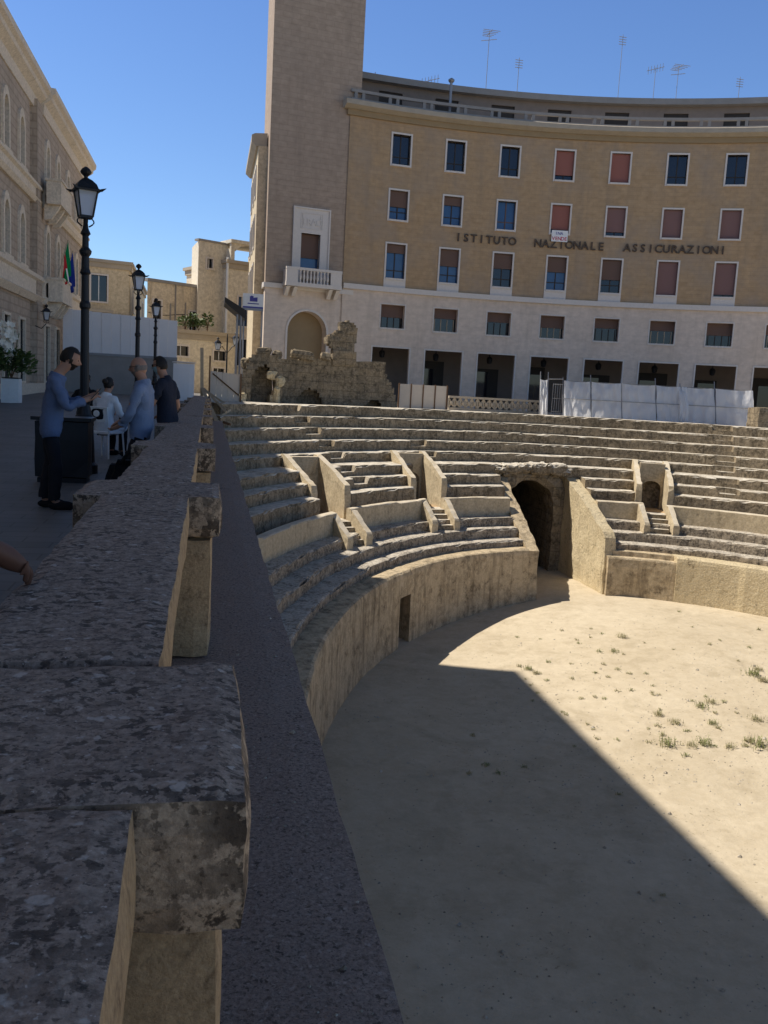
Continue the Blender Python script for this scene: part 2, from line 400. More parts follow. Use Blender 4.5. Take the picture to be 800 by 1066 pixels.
# ---- the setting
mb = MB()
N1, N2 = 150, 130
xs = np.linspace(CX-EA-1.6, CX+EA+1.6, N1); ys = np.linspace(CY-EB-1, CY+EB+13, N2)
for j in ys:
    for i in xs: mb.vert((i, j, floor_z(i, j)))
for j in range(N2-1):
    for i in range(N1-1): mb.face((j*N1+i, j*N1+i+1, (j+1)*N1+i+1, (j+1)*N1+i))
tag(mb.build('arena_floor', 'sand', smooth=True), kind='structure')
mb = MB()
def pz(y): return .45*sstep(14, 44, y)
yy = [-200, -20]+list(np.linspace(0, 50, 26))+[200, 1500]
for k in range(len(yy)-1):
    y0, y1 = float(yy[k]), float(yy[k+1])
    mb.poly([(-1500, y0, pz(y0)), (-.30, y0, pz(y0)), (-.30, y1, pz(y1)), (-1500, y1, pz(y1))])
tag(mb.build('plaza_pavement', 'paving'), kind='structure')
mb = MB()
TOPT = 8.95
def rim_start(t, x=.42):
    ph = np.linspace(-1.9, -.05, 2000)
    for a in ph:
        if a > -1.57 and pt(float(a), t, 0).x > x: return float(a)
a0 = rim_start(TOPT, -.29)
aa = np.linspace(a0, math.pi, 160)
def outer(a):
    k = (a-a0)/(math.pi-a0); ang = -.0135*(1-k)+math.pi*k
    return Vector((CX*0-.29+1500*math.sin(ang), CY+1500*math.cos(ang), .45)) if k > 0 else Vector((-.29, 1500, .45))
ri = [mb.vert(pt(float(a), TOPT, .45)) for a in aa]; ro = [mb.vert(outer(float(a))) for a in aa]
for k in range(len(aa)-1): mb.face((ri[k], ri[k+1], ro[k+1], ro[k]))
tag(mb.build('upper_pavement', 'pale_paving'), kind='structure')

# ------------------------------------------------------------------ amphitheatre
amph = thing('amphitheatre', 'sunken Roman amphitheatre of curved limestone seat rows around a sand arena', 'amphitheatre', (CX, CY, -6.5))
VOM = [R(-24.7), R(-11.9), R(11.0), R(24.5)]
VAX = {VOM[0]: R(-20), VOM[1]: R(-8.6), VOM[2]: R(21), VOM[3]: R(38)}
def vframe(v):
    a = VAX[v]; u = Vector((math.sin(a), math.cos(a), 0)); w = Vector((math.cos(a), -math.sin(a), 0)); b = pt(v, 4.2, 0)-u*4.2
    return u, w, b
def vphi(v, t):
    u, w, b = vframe(v); p = b+u*t; return math.atan2(p.x-CX, p.y-CY)
VW = .52      # half clear width
GX0, GX1 = 12.02, 15.75
ROWS = [('E1', .65, -4.05, -4.32, 1.25), ('E2', 1.25, -3.70, -4.05, 1.85), ('E3', 1.85, -3.35, -3.70, 2.45),
        ('E5', 3.10, -2.25, -3.05, 3.75), ('E6', 3.75, -1.87, -2.25, 4.40), ('E7', 4.40, -1.49, -1.87, 5.60),
        ('E8', 5.60, -1.10, -1.49, 6.25), ('E9', 6.25, -.68, -1.10, 6.90), ('E10', 6.90, -.25, -.68, 7.55), ('E11', 7.55, .17, -.25, 8.20), ('E12', 8.20, .60, .17, 9.0)]
NOTCH = {'E12': (-21.0, 18.6), 'E11': (-20.8, 18.4), 'E10': (-20.4, 18.2), 'E9': (-19.7, 18.1, -9.7), 'E8': (-19.3, 17.8, -9.25), 'E7': (-19.9, 17.5), 'E6': (-19.35, 17.2)}
def gaps_for(t, hw_extra=0.0, vom=True, gate=True):
    g = []
    if vom:
        for v in VOM:
            c_ = vphi(v, t); r = rad(c_, t); h = math.asin((VW+.2+hw_extra)/r); g.append((c_-h, c_+h))
    if gate:
        r = rad(0, t); g.append((math.asin((GX0-CX)/r), math.asin((GX1-CX)/r)))
    return g
def runs(a, b, gaps):
    out = []; cur = a
    for g0, g1 in sorted(gaps):
        if g1 < cur or g0 > b: continue
        if g0 > cur: out.append((cur, g0))
        cur = max(cur, g1)
    if cur < b: out.append((cur, b))
    return out
def strip(mb, a, b, prof, fine=.2, coarse=1.2, seed=0, chip=.03, block=1.25, notches=(), mi=0, uvoff=0):
    """extrude the (t, z) profile round the arena between angles a and b, with block joints, wear and chipped front edges"""
    angs = []; p = a
    while p < b:
        angs.append(p); r = rad(p, prof[0][0])
        p += (fine if R(-115) < p < R(48) else coarse)/r
    angs.append(b)
    for nn in notches:
        r = rad(nn, prof[0][0]); h = .42/r
        for e in (nn-h-.0004, nn-h, nn+h, nn+h+.0004):
            if a < e < b: angs.append(e)
    angs = sorted(set(angs))
    zt = max(q[1] for q in prof); zb = min(q[1] for q in prof[:1])
    rows = []; arc = 0; last = None
    br = random.Random(seed); bw = block; bends = [0.0]
    while bends[-1] < 140: bends.append(bends[-1]+block*br.uniform(.7, 1.5))
    boff = [(br.uniform(-.03, .03), br.uniform(-.035, .015), br.random()) for _ in bends]
    bi = 0
    for g in angs:
        r = rad(g, prof[0][0])
        if last is not None: arc += (g-last)*r
        last = g
        while bends[bi+1] < arc: bi += 1
        dt, dz, ch = boff[bi]
        near = min(abs(arc-bends[bi]), abs(arc-bends[bi+1]))
        innotch = any(abs(g-nn)*r < .4195 for nn in notches)
        ring = []
        for q, (t, z) in enumerate(prof):
            tt, z2 = t, z
            P = pt(g, t, z)
            if innotch and q > 0 and t < prof[0][0]+.33:
                z2 = min(z, (zt+zb)/2+.0); tt = t if z < zt-.05 else t
            top = z > zt-.06
            front = q < len(prof)-2
            if front:
                n1 = nz(P, .9, seed); n2 = nz(P, 4.5, seed+7)
                tt += dt+.012*n2
                if top and q <= 3:
                    c = max(0, nz(P, 1.7, seed+3)-.12+.25*(ch-.5))*chip*3.4
                    if near < .13: c += chip*.6
                    z2 -= c; tt += c*.8
                if top: z2 += dz+.012*n1+.008*n2
            ring.append(mb.vert(pt(g, tt, z2), (arc+uvoff, z2+tt)))
        rows.append(ring)
    for r0, r1 in zip(rows, rows[1:]):
        for k in range(len(r0)-1): mb.face((r0[k], r1[k], r1[k+1], r0[k+1]), mi)
    mb.face(rows[0], mi); mb.face(rows[-1][::-1], mi)
def prof_row(t, z, zb, tb): return [(t, zb-.06), (t, (z+zb)/2), (t+.005, z-.07), (t+.02, z-.015), (t+.07, z), (t+.32, z), (t+.34, z), (tb+.12, z), (tb+.12, zb-.3)]
def worn_slab(mb, fr, pts, zb, x0, x1, n=12, zs=6, amp=.03, seed=0):
    def top(y):
        for (ya, za), (yb_, zb_) in zip(pts, pts[1:]):
            if ya <= y <= yb_: return za+(zb_-za)*(y-ya)/max(1e-6, yb_-ya)
        return pts[-1][1]
    ys_ = sorted(set([pts[0][0]+(pts[-1][0]-pts[0][0])*k/n for k in range(n+1)]+[p[0] for p in pts])); n = len(ys_)-1; G = {}
    for sd in (0, 1):
        for i, y in enumerate(ys_):
            tz = top(y)
            for k in range(zs+1):
                z = zb+(tz-zb)*(k/zs); x = x0 if sd == 0 else x1; p = fr(x, y, z); q = (p.x+sd*5, p.y, p.z)
                d = amp*.5*nz(q, 1.7, seed)+amp*.4*nz(q, 6, seed+3); e = .012+amp*.8*abs(nz(q, 3.3, seed+8)) if k == zs else 0
                G[sd, i, k] = mb.vert(fr(x+(1 if x1 > x0 else -1)*((-d+e) if sd == 0 else (d-e)), y+amp*.5*nz(q, 2.5, seed+6)+(e if i == 0 else -e if i == n else 0), z-e*1.2), (y, z))
    for i in range(n):
        for k in range(zs):
            mb.face((G[0, i, k], G[0, i, k+1], G[0, i+1, k+1], G[0, i+1, k])); mb.face((G[1, i, k], G[1, i+1, k], G[1, i+1, k+1], G[1, i, k+1]))
        mb.face((G[0, i, zs], G[1, i, zs], G[1, i+1, zs], G[0, i+1, zs]))
    for i in (0, n):
        for k in range(zs): mb.face((G[0, i, k], G[1, i, k], G[1, i, k+1], G[0, i, k+1]))
for i, (nm, t, z, zb, tb) in enumerate(ROWS):
    st = rim_start(t) if t > 1.0 else R(-125)
    g = gaps_for(t, 0, nm in ('E5', 'E6', 'E7'), nm in ('E1', 'E2', 'E3', 'E5', 'E6'))
    if nm == 'E7': g = gaps_for(t, 0, True, False); r = rad(0, t); g.append((math.asin((12.5-CX)/r), math.asin((15.0-CX)/r)))
    mb = MB()
    for k, (a, b) in enumerate(runs(st, R(150), g)):
        strip(mb, a, b, prof_row(t, z, zb, tb), seed=i*11+k, notches=[R(q) for q in NOTCH.get(nm, ())], chip=.06 if t > 3 else .05)
    if nm == 'E7':   # close the landing behind each passage
        for v in VOM+[0]:
            r = rad(v, 4.9); h = math.asin(1.2/r)
            if v: v2 = vphi(v, 5.2); strip(mb, v2-h, v2+h, [(4.95, -3.2), (4.95, -1.6), (4.96, -1.52), (5.0, -1.50), (5.75, -1.50), (5.75, -3.2)], seed=91)
            else: strip(mb, v-h*1.3, v+h*1.3, [(5.1, -2.0), (5.1, -1.6), (5.12, -1.5), (5.15, -1.49), (5.75, -1.49), (5.75, -2.0)], seed=92)
    mb.build('seat_row', 'seat_low' if nm in ('E1', 'E2', 'E3') else 'seat', amph)
# walkway behind the low panel wall
mb = MB()
for a, b in runs(rim_start(2.6), R(150), gaps_for(2.7, -.2, False)):
    strip(mb, a, b, [(2.45, -3.6), (2.5, -3.06), (2.55, -3.05), (3.3, -3.05), (3.3, -3.6)], seed=77, fine=.5)
mb.build('walkway', 'seat', amph)
# low panel wall (balteus) with short return walls at every opening
stB = rim_start(2.4)+.03
pr = runs(stB, R(150), gaps_for(2.4, -.28))
for k, (a, b) in enumerate(pr):
    mb = MB()
    strip(mb, a, b, [(2.4, -3.45), (2.4, -3.0), (2.405, -2.68), (2.42, -2.635), (2.46, -2.62), (2.62, -2.62), (2.66, -2.64), (2.66, -3.3)], seed=200+k, chip=.012, block=1.6)
    for e, sg in ((a, 1), (b, -1)):
        if abs(e-math.asin((GX0-CX)/rad(0, 2.4))) < .01 or abs(e-math.asin((GX1-CX)/rad(0, 2.4))) < .01: continue
        u = Vector((math.sin(e), math.cos(e), 0)); w = Vector((math.cos(e), -math.sin(e), 0))*sg
        base = pt(e, 2.42, 0)
        def fr(x, y, zz, base=base, u=u, w=w): return base+w*y-u*x+Vector((0, 0, zz))
        worn_slab(mb, lambda x, y, zz, fr=fr: fr(y, x, zz), [(-.1, -2.64), (.04, -2.64), (.5, -2.95), (.96, -3.24), (1.02, -3.3)], -3.75, 0, .24, 8, 5, .04, k*5+sg)
    mb.build('panel_wall', 'smooth', amph)
# small flights through the panel wall openings
for v in VOM:
    mb = MB(); u, w, b0 = vframe(v)
    for k, (t0, z) in enumerate(((1.55, -3.52), (1.85, -3.36), (2.1, -3.2), (2.36, -3.04))):
        P = lambda x, y, z: b0+w*x+u*y+Vector((0, 0, z))
        mb.box(-.5, .5, t0, t0+.7, -4.0, z, fr=P)
    mb.build('stair', 'seat', amph)
# passages (vomitoria): sloping side walls, a back slab with an arched doorway and a dark passage behind
for iv, v in enumerate(VOM):
    u, w, b0 = vframe(v)
    P = lambda x, y, z, b0=b0, u=u, w=w: b0+w*x+u*y+Vector((0, 0, z))
    rr = rad(v, 3.0)-rad(v, 0)
    k_ = 1.0
    for sg in (-1, 1):
        mb = MB()
        pts = [(2.98, -3.15), (2.98, -1.98), (3.06, -1.86), (5.35, -1.0), (5.5, -1.0), (5.55, -1.08), (5.55, -3.15)]
        NS = 14; low = [(2.98*k_, -3.15), (5.55*k_, -3.15)]
        a_, b_ = (VW, VW+.24)
        worn_slab(mb, P, [(2.98, -2.0), (3.04, -1.88), (4.2, -1.42+.03*sg), (5.35, -1.02), (5.55, -1.03)], -3.15, a_*sg, b_*sg, 14, 7, .045, iv*7+sg)
        mb.build('passage_wall', 'smooth', amph)
    mb = MB(); tb = 4.45 if iv >= 2 else 5.05
    arch = [(-.42, -3.2), (-.42, -2.2)]+[(-.42*math.cos(math.pi*q/8), -2.2+.34*math.sin(math.pi*q/8)) for q in range(1, 8)]+[(.42, -2.2), (.42, -3.2)]
    outl = [(-VW, -3.2), (-VW, -1.12), (VW, -1.12), (VW, -3.2)]
    mb.prism(outl[:2]+[(0, -1.12), (0, -1.86)]+[arch[q] for q in range(4, -1, -1)], tb, tb+.24, lambda p, q, d, P=P: P(p, d, q))
    mb.prism([(0, -1.12)]+outl[2:]+[arch[q] for q in range(10, 5, -1)]+[(0, -1.86)], tb, tb+.24, lambda p, q, d, P=P: P(p, d, q))
    mb.build('door_slab', 'smooth', amph)
    mb = MB()
    mb.box(-VW-.02, VW+.02, tb+.25, tb+4, -3.25, -3.1, fr=P); mb.box(-VW-.2, -VW+.02, tb+.25, tb+4, -3.2, -1.7, fr=P); mb.box(VW-.02, VW+.2, tb+.25, tb+4, -3.2, -1.7, fr=P)
    mb.box(-VW-.2, VW+.2, tb+4, tb+4.2, -3.25, -1.7, fr=P); mb.box(-VW-.2, VW+.2, tb+.25, tb+4, -1.75, -1.6, fr=P)
    mb.box(-VW, VW, 2.7*k_, tb+.3, -3.3, -3.05, fr=P)
    mb.build('passage', 'pillar', amph)
# podium wall with a small doorway
pod = [(-.02, -7.3), (-.02, -6.4), (0, -5.6), (.0, -4.9), (.005, -4.5), (.03, -4.36), (.10, -4.31), (.3, -4.30), (.72, -4.31), (.72, -7.3)]
dr0, dr1 = R(-22.9), R(-20.7)
gl = math.asin((GX0+.05-CX)/rad(0, 0)); gr = math.asin((15.32-CX)/rad(0, 0))
mb = MB()
strip(mb, R(-130), dr0, pod, seed=301, chip=.07, block=1.5); strip(mb, dr1, gl, pod, seed=302, chip=.05, block=1.5)
strip(mb, dr0-.001, dr1+.001, [(0, -5.15), (.0, -4.9), (.005, -4.5), (.03, -4.36), (.1, -4.31), (.72, -4.31), (.72, -5.15)], seed=303, chip=.05)
strip(mb, dr0, dr1, [(.66, -7.3), (.66, -5.0), (.72, -5.0), (.72, -7.3)], seed=304, fine=.3)
mb.build('podium_wall', 'podium', amph)
mb = MB()
g2 = math.asin((17.75-CX)/rad(0, 0))
low = [(-.02, -7.3), (-.02, -6.2), (0, -5.6), (.0, -4.9), (.02, -4.6), (.05, -4.54), (.1, -4.52), (.32, -4.52), (.34, -4.32), (.72, -4.31), (.72, -7.3)]
strip(mb, gr, g2, low, seed=311, chip=.07, block=1.1); mb.build('podium_wall', 'podium', amph); mb = MB(); strip(mb, g2+.0005, R(150), [(t-.05 if t < .2 else t, z) for t, z in pod], seed=312, chip=.10, block=1.7)
mb.build('podium_wall', 'core', amph)  # paler tufa on this stretch stands in for sunlight on the wall
# gate wing walls
def wing(pts, x0, x1, mat, seed, sk=0):
    mb = MB(); n = 26
    # side wall as a slab: top line sampled, both faces displaced
    zs = 7
    ys_ = [pts[0][0]+(pts[-1][0]-pts[0][0])*k/n for k in range(n+1)]
    def top(y):
        for (ya, za), (yb, zb_) in zip(pts, pts[1:]):
            if min(ya, yb) <= y <= max(ya, yb): return za+(zb_-za)*(y-ya)/(yb-ya)
        return pts[-1][1]
    G = {}
    for side in (0, 1):
        for i, y in enumerate(ys_):
            tz = top(y)
            for k in range(zs+1):
                z = -7.2+(tz+7.2)*k/zs
                x = (x0 if side == 0 else x1)+sk*(y-32)
                p = Vector((x, y, z)); d = .07*nz(p, 1.3, seed)+.06*nz(p, 3.5, seed+5)
                if k == zs: z -= .03+.07*abs(nz(p, 2, seed+9))
                G[side, i, k] = mb.vert((x+(-d if side == 0 else d), y+.03*nz(p, 3, seed+2), z), (y, z))
    for i in range(n):
        for k in range(zs):
            mb.face((G[0, i, k], G[0, i, k+1], G[0, i+1, k+1], G[0, i+1, k])); mb.face((G[1, i, k], G[1, i+1, k], G[1, i+1, k+1], G[1, i, k+1]))
        mb.face((G[0, i, zs], G[1, i, zs], G[1, i+1, zs], G[0, i+1, zs]))
    for i in (0, n):
        for k in range(zs): mb.face((G[0, i, k], G[1, i, k], G[1, i, k+1], G[0, i, k+1]))
    return mb.build('gate_wing_wall', mat, amph)
wing([(31.55, -4.34), (31.75, -4.25), (32.6, -3.8), (36.0, -1.95), (36.4, -1.85)], 12.02, 12.5, 'podium', 401)
wing([(31.6, -4.9), (31.75, -3.85), (31.95, -3.62), (33.2, -3.0), (36.3, -1.72)], 15.22, 15.72, 'core', 402)
# gate arch: wall with a round-headed opening, ragged crown of rubble, barrel vault behind
mb = MB(); AC, AR, AS = 13.66, 1.12, -3.25
n = 18
def arc_pts(r, y, k0=0): return [(AC-r*math.cos(math.pi*k/n), y, AS+r*math.sin(math.pi*k/n)) for k in range(n+1)]
yf, yb = 36.05, 37.0
outer_ = []
for k in range(n+1):
    a = math.pi*k/n; x = AC-1.75*math.cos(a); z = AS+min(1.55, 1.95*math.sin(a))+.1*nz((k, 0, 0), .9, 3)
    outer_.append((x, z))
def ringv(pts, y, rough, sd):
    return [mb.vert((x+rough*nz((x*3, y*2, z*3), 1, sd), y+rough*1.6*nz((x*3, y, z*3), 1, sd+4), z+rough*nz((x*3, y, z*3), 1, sd+8))) for x, z in pts]
inn = [(AC-AR*math.cos(math.pi*k/n), AS+AR*math.sin(math.pi*k/n)) for k in range(n+1)]
inn2 = [(AC-(AR+.3)*math.cos(math.pi*k/n), AS+(AR+.28)*math.sin(math.pi*k/n)) for k in range(n+1)]
A1 = ringv(inn, yf+.05, .1, 1); A15 = ringv(inn2, yf-.12, .12, 2); A2 = ringv(outer_, yf-.02, .12, 3); A3 = ringv(inn, yb, .05, 4); A4 = ringv(outer_, yb, .1, 5)
for k in range(n):
    mb.face((A1[k], A1[k+1], A15[k+1], A15[k])); mb.face((A15[k], A15[k+1], A2[k+1], A2[k])); mb.face((A1[k], A3[k], A3[k+1], A1[k+1])); mb.face((A2[k], A2[k+1], A4[k+1], A4[k]))
mb.build('gate_arch', 'ruin', amph, smooth=False)
mb = MB()
rough_box(mb, 14.76, 15.3, 36.0, 37.0, -7.2, AS+.1, .2, .07, off=5); mb.build('gate_pier', 'ruin', amph); mb = MB(); rough_box(mb, 12.1, 12.56, 36.1, 37.0, -7.2, AS+.1, .2, .05, off=9); mb.build('gate_pier', 'ruin', amph)
for xa, xb in ((11.85, 12.55), (14.7, 15.85)):
    mb = MB(); rough_box(mb, xa, xb, 36.25, 37.2, -3.3, -1.52, .2, .05, off=xa); mb.build('gate_shoulder', 'seat', amph)
mb = MB()
for k in range(17):   # loose rubble along the crown
    x = 12.15+k*.2+rnd.uniform(-.08, .08); sx, sy, sz = rnd.uniform(.16, .36), rnd.uniform(.3, .55), rnd.uniform(.12, .26)
    zc = -1.72+.14*math.sin(math.pi*(k/16))+rnd.uniform(-.08, .05)
    rough_box(mb, x-sx, x+sx, 35.95-sy*.45, 36.3+sy, zc-sz, zc+sz, .09, .05, off=k*3.1, bev=.05, sc=3)
mb.build('rubble_crown', 'seat', amph)
mb = MB()
L0 = arc_pts(AR+.02, 36.55); L1 = arc_pts(AR+.02, 45)
va = [mb.vert(p) for p in L0]; vb = [mb.vert(p) for p in L1]
for k in range(n): mb.face((va[k], vb[k], vb[k+1], va[k+1]))
for x in (AC-AR-.02, AC+AR+.02): mb.poly([(x, 36.55, AS), (x, 45, AS), (x, 45, -7), (x, 36.55, -7)])
mb.poly([(AC-1.3, 45, -7), (AC+1.3, 45, -7), (AC+1.3, 45, -2), (AC-1.3, 45, -2)])
mb.poly([(AC-1.3, 37, -6.02), (AC+1.3, 37, -6.02), (AC+1.3, 45, -6.0), (AC-1.3, 45, -6.0)])
mb.build('tunnel', 'ruin', amph)

# ------------------------------------------------------------------ retaining wall with its coping, and the parapet on top
rw = thing('retaining_wall', 'long retaining wall with a wide dark grey coping ledge above the arena', 'wall', (.2, 10, 0))
mb = MB(); mb.box(-.28, .40, -20, 34, -7.4, -.2); mb.build('wall', 'podium', rw)
mb = MB(); yk = -6.0
rough_box(mb, -.29, .487, -6, 12, -.2, 0, .15, .006, off=2, bev=.012); rough_box(mb, -.29, .487, 12.004, 34, -.2, 0, .3, .01, off=4, bev=.012)
mb.build('coping', 'ledge', rw)
mb = MB(); r_ = random.Random(31)
for k in range(420):
    y = 1.2+24*r_.random()**2; x = r_.uniform(-.02, .46); s_ = r_.uniform(.002, .007)*(1 if r_.random() < .93 else 2.2)
    vs = [mb.vert((x+r_.uniform(.7, 1.3)*s_*a, y+r_.uniform(.7, 1.3)*s_*b, .001+s_*c)) for a, b, c in ((1, 0, .1), (0, 1, .1), (-1, 0, .1), (0, -1, .1), (.1, 0, .9))]
    for q in range(4): mb.face((vs[q], vs[(q+1) % 4], vs[4]))
tag(mb.build('ledge_grit', 'seat'), kind='stuff')
pp = thing('stone_parapet', 'long lichen covered stone parapet with jutting pillar blocks beside the plaza', 'parapet', (-.25, 10, 0))
K0, K1 = -2, 9
for k in range(K0, K1):
    y0 = 1.19+3.28*k; n0 = k in (0, -1, 1)
    mb = MB(); rough_box(mb, -.64, .078, y0, y0+.64, .635, .852, .05 if n0 else .12, .007, off=k*7+1, bev=.012, sc=4)
    p = mb.build('pillar', ['cap', 'pillar_block'], pp)
    for f in p.data.polygons:
        if f.normal.z < .6: f.material_index = 1
    mb = MB(); rough_box(mb, -.56, .04, y0+.04, y0+.60, 0, .634, .08 if n0 else .2, .006, off=k*5+2, bev=.012); mb.build('shaft', 'pillar', p)
for k in range(K0, K1):
    y0 = 1.19+3.28*k+.642; y1 = 1.19+3.28*(k+1)-.002
    mb = MB(); rough_box(mb, -.5, -.078, y0, y1, .66, .85, .05 if k in (-1, 0, 1) else .14, .006, off=k*9+4, bev=.007, sc=3)
    c = mb.build('cap_slab', ['cap', 'pillar'], pp)
    for f in c.data.polygons:
        if f.normal.z < .55 and f.normal.x > .2: f.material_index = 1
    mb = MB(); rough_box(mb, -.42, -.16, y0+.02, y1-.02, 0, .659, .2, .01, off=k*4, bev=.01); mb.build('wall_panel', 'pillar', pp)

# ------------------------------------------------------------------ wall builders
def wall_holes(mb, mp, s0, s1, z0, z1, holes, depth=.25, ds=.8, mi=0, d=0.0):
    sb = {s0, s1}; zb = {z0, z1}
    for h in holes: sb |= {h[0], h[1]}; zb |= {h[2], h[3]}
    sb = sorted(x for x in sb if s0 <= x <= s1); zb = sorted(x for x in zb if z0 <= x <= z1)
    s2 = []
    for a, b in zip(sb, sb[1:]):
        k = max(1, int((b-a)/ds)); s2 += [a+(b-a)*i/k for i in range(k)]
    s2.append(sb[-1])
    idx = {}
    def V(s_, z_):
        if (s_, z_) not in idx: idx[s_, z_] = mb.vert(mp(s_, z_, d), (s_, z_))
        return idx[s_, z_]
    for a, b in zip(s2, s2[1:]):
        for c, e in zip(zb, zb[1:]):
            m = ((a+b)/2, (c+e)/2)
            if any(h[0] < m[0] < h[1] and h[2] < m[1] < h[3] for h in holes): continue
            mb.face((V(a, c), V(b, c), V(b, e), V(a, e)), mi)
    for h in holes:
        q = [(h[0], h[2]), (h[1], h[2]), (h[1], h[3]), (h[0], h[3])]
        for (a, c), (b, e) in zip(q, q[1:]+q[:1]):
            ids = [mb.vert(mp(a, c, d), (a, c)), mb.vert(mp(b, e, d), (b, e)), mb.vert(mp(b, e, d-depth), (b+depth, e+depth)), mb.vert(mp(a, c, d-depth), (a+depth, c+depth))]
            mb.face(ids, mi)
def sbox(mb, mp, s0, s1, z0, z1, d0, d1, mi=0, ds=None):
    k = max(1, int((s1-s0)/ds)) if ds else 1
    for i in range(k):
        a = s0+(s1-s0)*i/k; b = s0+(s1-s0)*(i+1)/k
        P = [mp(a, z0, d1), mp(b, z0, d1), mp(b, z0, d0), mp(a, z0, d0), mp(a, z1, d1), mp(b, z1, d1), mp(b, z1, d0), mp(a, z1, d0)]
        ids = [mb.vert(p) for p in P]
        fs = [(3, 2, 1, 0), (4, 5, 6, 7), (0, 1, 5, 4), (2, 3, 7, 6)]
        if i == 0: fs.append((3, 0, 4, 7))
        if i == k-1: fs.append((1, 2, 6, 5))
        for f in fs: mb.face([ids[j] for j in f], mi)
def frame_bars(mb, mp, s0, s1, z0, z1, w, d0, d1, mi=0, sill=0.0):
    sbox(mb, mp, s0-w, s0, z0-w, z1+w, d0, d1, mi); sbox(mb, mp, s1, s1+w, z0-w, z1+w, d0, d1, mi)
    sbox(mb, mp, s0, s1, z1, z1+w, d0, d1, mi); sbox(mb, mp, s0, s1, z0-w, z0, d0, d1+sill, mi)

# ------------------------------------------------------------------ curved office block
FC = (14.132, 16.233); FR = 38.008; DA = .089; A1_ = -.087
def fmap(s, z, d):
    a = s/FR; r = FR-d
    return Vector((FC[0]+r*math.sin(a), FC[1]+r*math.cos(a), z))
off = thing('office_block', 'long curved ochre brick office block with a pale stone arcade and white framed windows', 'office building', (14.1, 54.2, .3))
SL, SR = -.172*FR, 1.02*FR
cols = [(A1_+DA*i)*FR for i in range(0, 13)]
FZ = [(14.62, 16.34), (11.47, 13.15), (8.05, 10.05)]
W2 = .56
holes = []
for c in cols:
    for k, (z0, z1) in enumerate(FZ): holes.append((c-W2-.03*(k == 2), c+W2+.03*(k == 2), z0, z1))
mb = MB(); wall_holes(mb, fmap, SL, SR, 7.5, 17.0, holes, .28); mb.build('upper_wall', 'brick', off)
mb = MB(); hm = [(c-.75, c+.75, 5.1, 6.48) for c in cols]; ha = [(c-1.27, c+1.27, .3, 4.0) for c in cols]
wall_holes(mb, fmap, SL, SR, .3, 7.2, hm+ha, .45, d=.02)
mb.build('arcade_wall', 'trav', off)
mb = MB(); sbox(mb, fmap, SL, SR, 7.2, 7.5, -.3, .22, ds=.8); mb.build('string_course', 'frame', off)
mb = MB()
sbox(mb, fmap, SL-.2, SR, 17.0, 17.32, -.4, .14, ds=.8); mb.build('frieze', 'band', off)
mb = MB()
prof = [(-.4, 17.32), (.25, 17.32), (.62, 17.46), (.62, 17.72), (.5, 17.78), (-.4, 17.80)]
ks = [SL-.45+(SR-SL+.45)*i/50 for i in range(51)]
rings = [[mb.vert(fmap(s_, z, d)) for d, z in prof] for s_ in ks]
for r0, r1 in zip(rings, rings[1:]):
    for k in range(len(prof)): mb.face((r0[k], r1[k], r1[(k+1) % 6], r0[(k+1) % 6]))
mb.face(rings[0]); mb.face(rings[-1][::-1])
mb.build('cornice', 'cornice', off)
mb = MB()   # terrace railing: paired posts between two rails
sbox(mb, fmap, SL, SR, 18.28, 18.44, -.05, .12, ds=.8); sbox(mb, fmap, SL, SR, 17.8, 17.95, -.06, .14, ds=.8)
s_ = SL+.5
while s_ < SR:
    sbox(mb, fmap, s_-.32, s_-.14, 17.95, 18.28, -.04, .1); sbox(mb, fmap, s_+.14, s_+.32, 17.95, 18.28, -.04, .1); s_ += 2.1
mb.build('terrace_railing', 'roofgrey', off)
mb = MB(); sbox(mb, fmap, SL, SR, 17.6, 17.75, -14, -.3, ds=.8); mb.build('terrace', 'roofgrey', off)
ph = [(c-.7, c+.7, 18.8, 19.6) for c in cols]
mb = MB(); wall_holes(mb, lambda s, z, d: fmap(s, z, d-3.0), SL, SR, 17.7, 20.0, ph, .2); mb.build('penthouse_wall', 'dimwall', off)
mb = MB(); sbox(mb, fmap, SL-.1, SR, 20.0, 20.36, -14, -2.5, ds=.8); mb.build('penthouse_roof', 'roofgrey', off)
for c in cols:
    mb = MB(); sbox(mb, lambda s, z, d: fmap(s, z, d-3.0), c-.7, c+.7, 18.8, 19.6, -.2, -.12); mb.build('penthouse_window', 'darkwood', off)
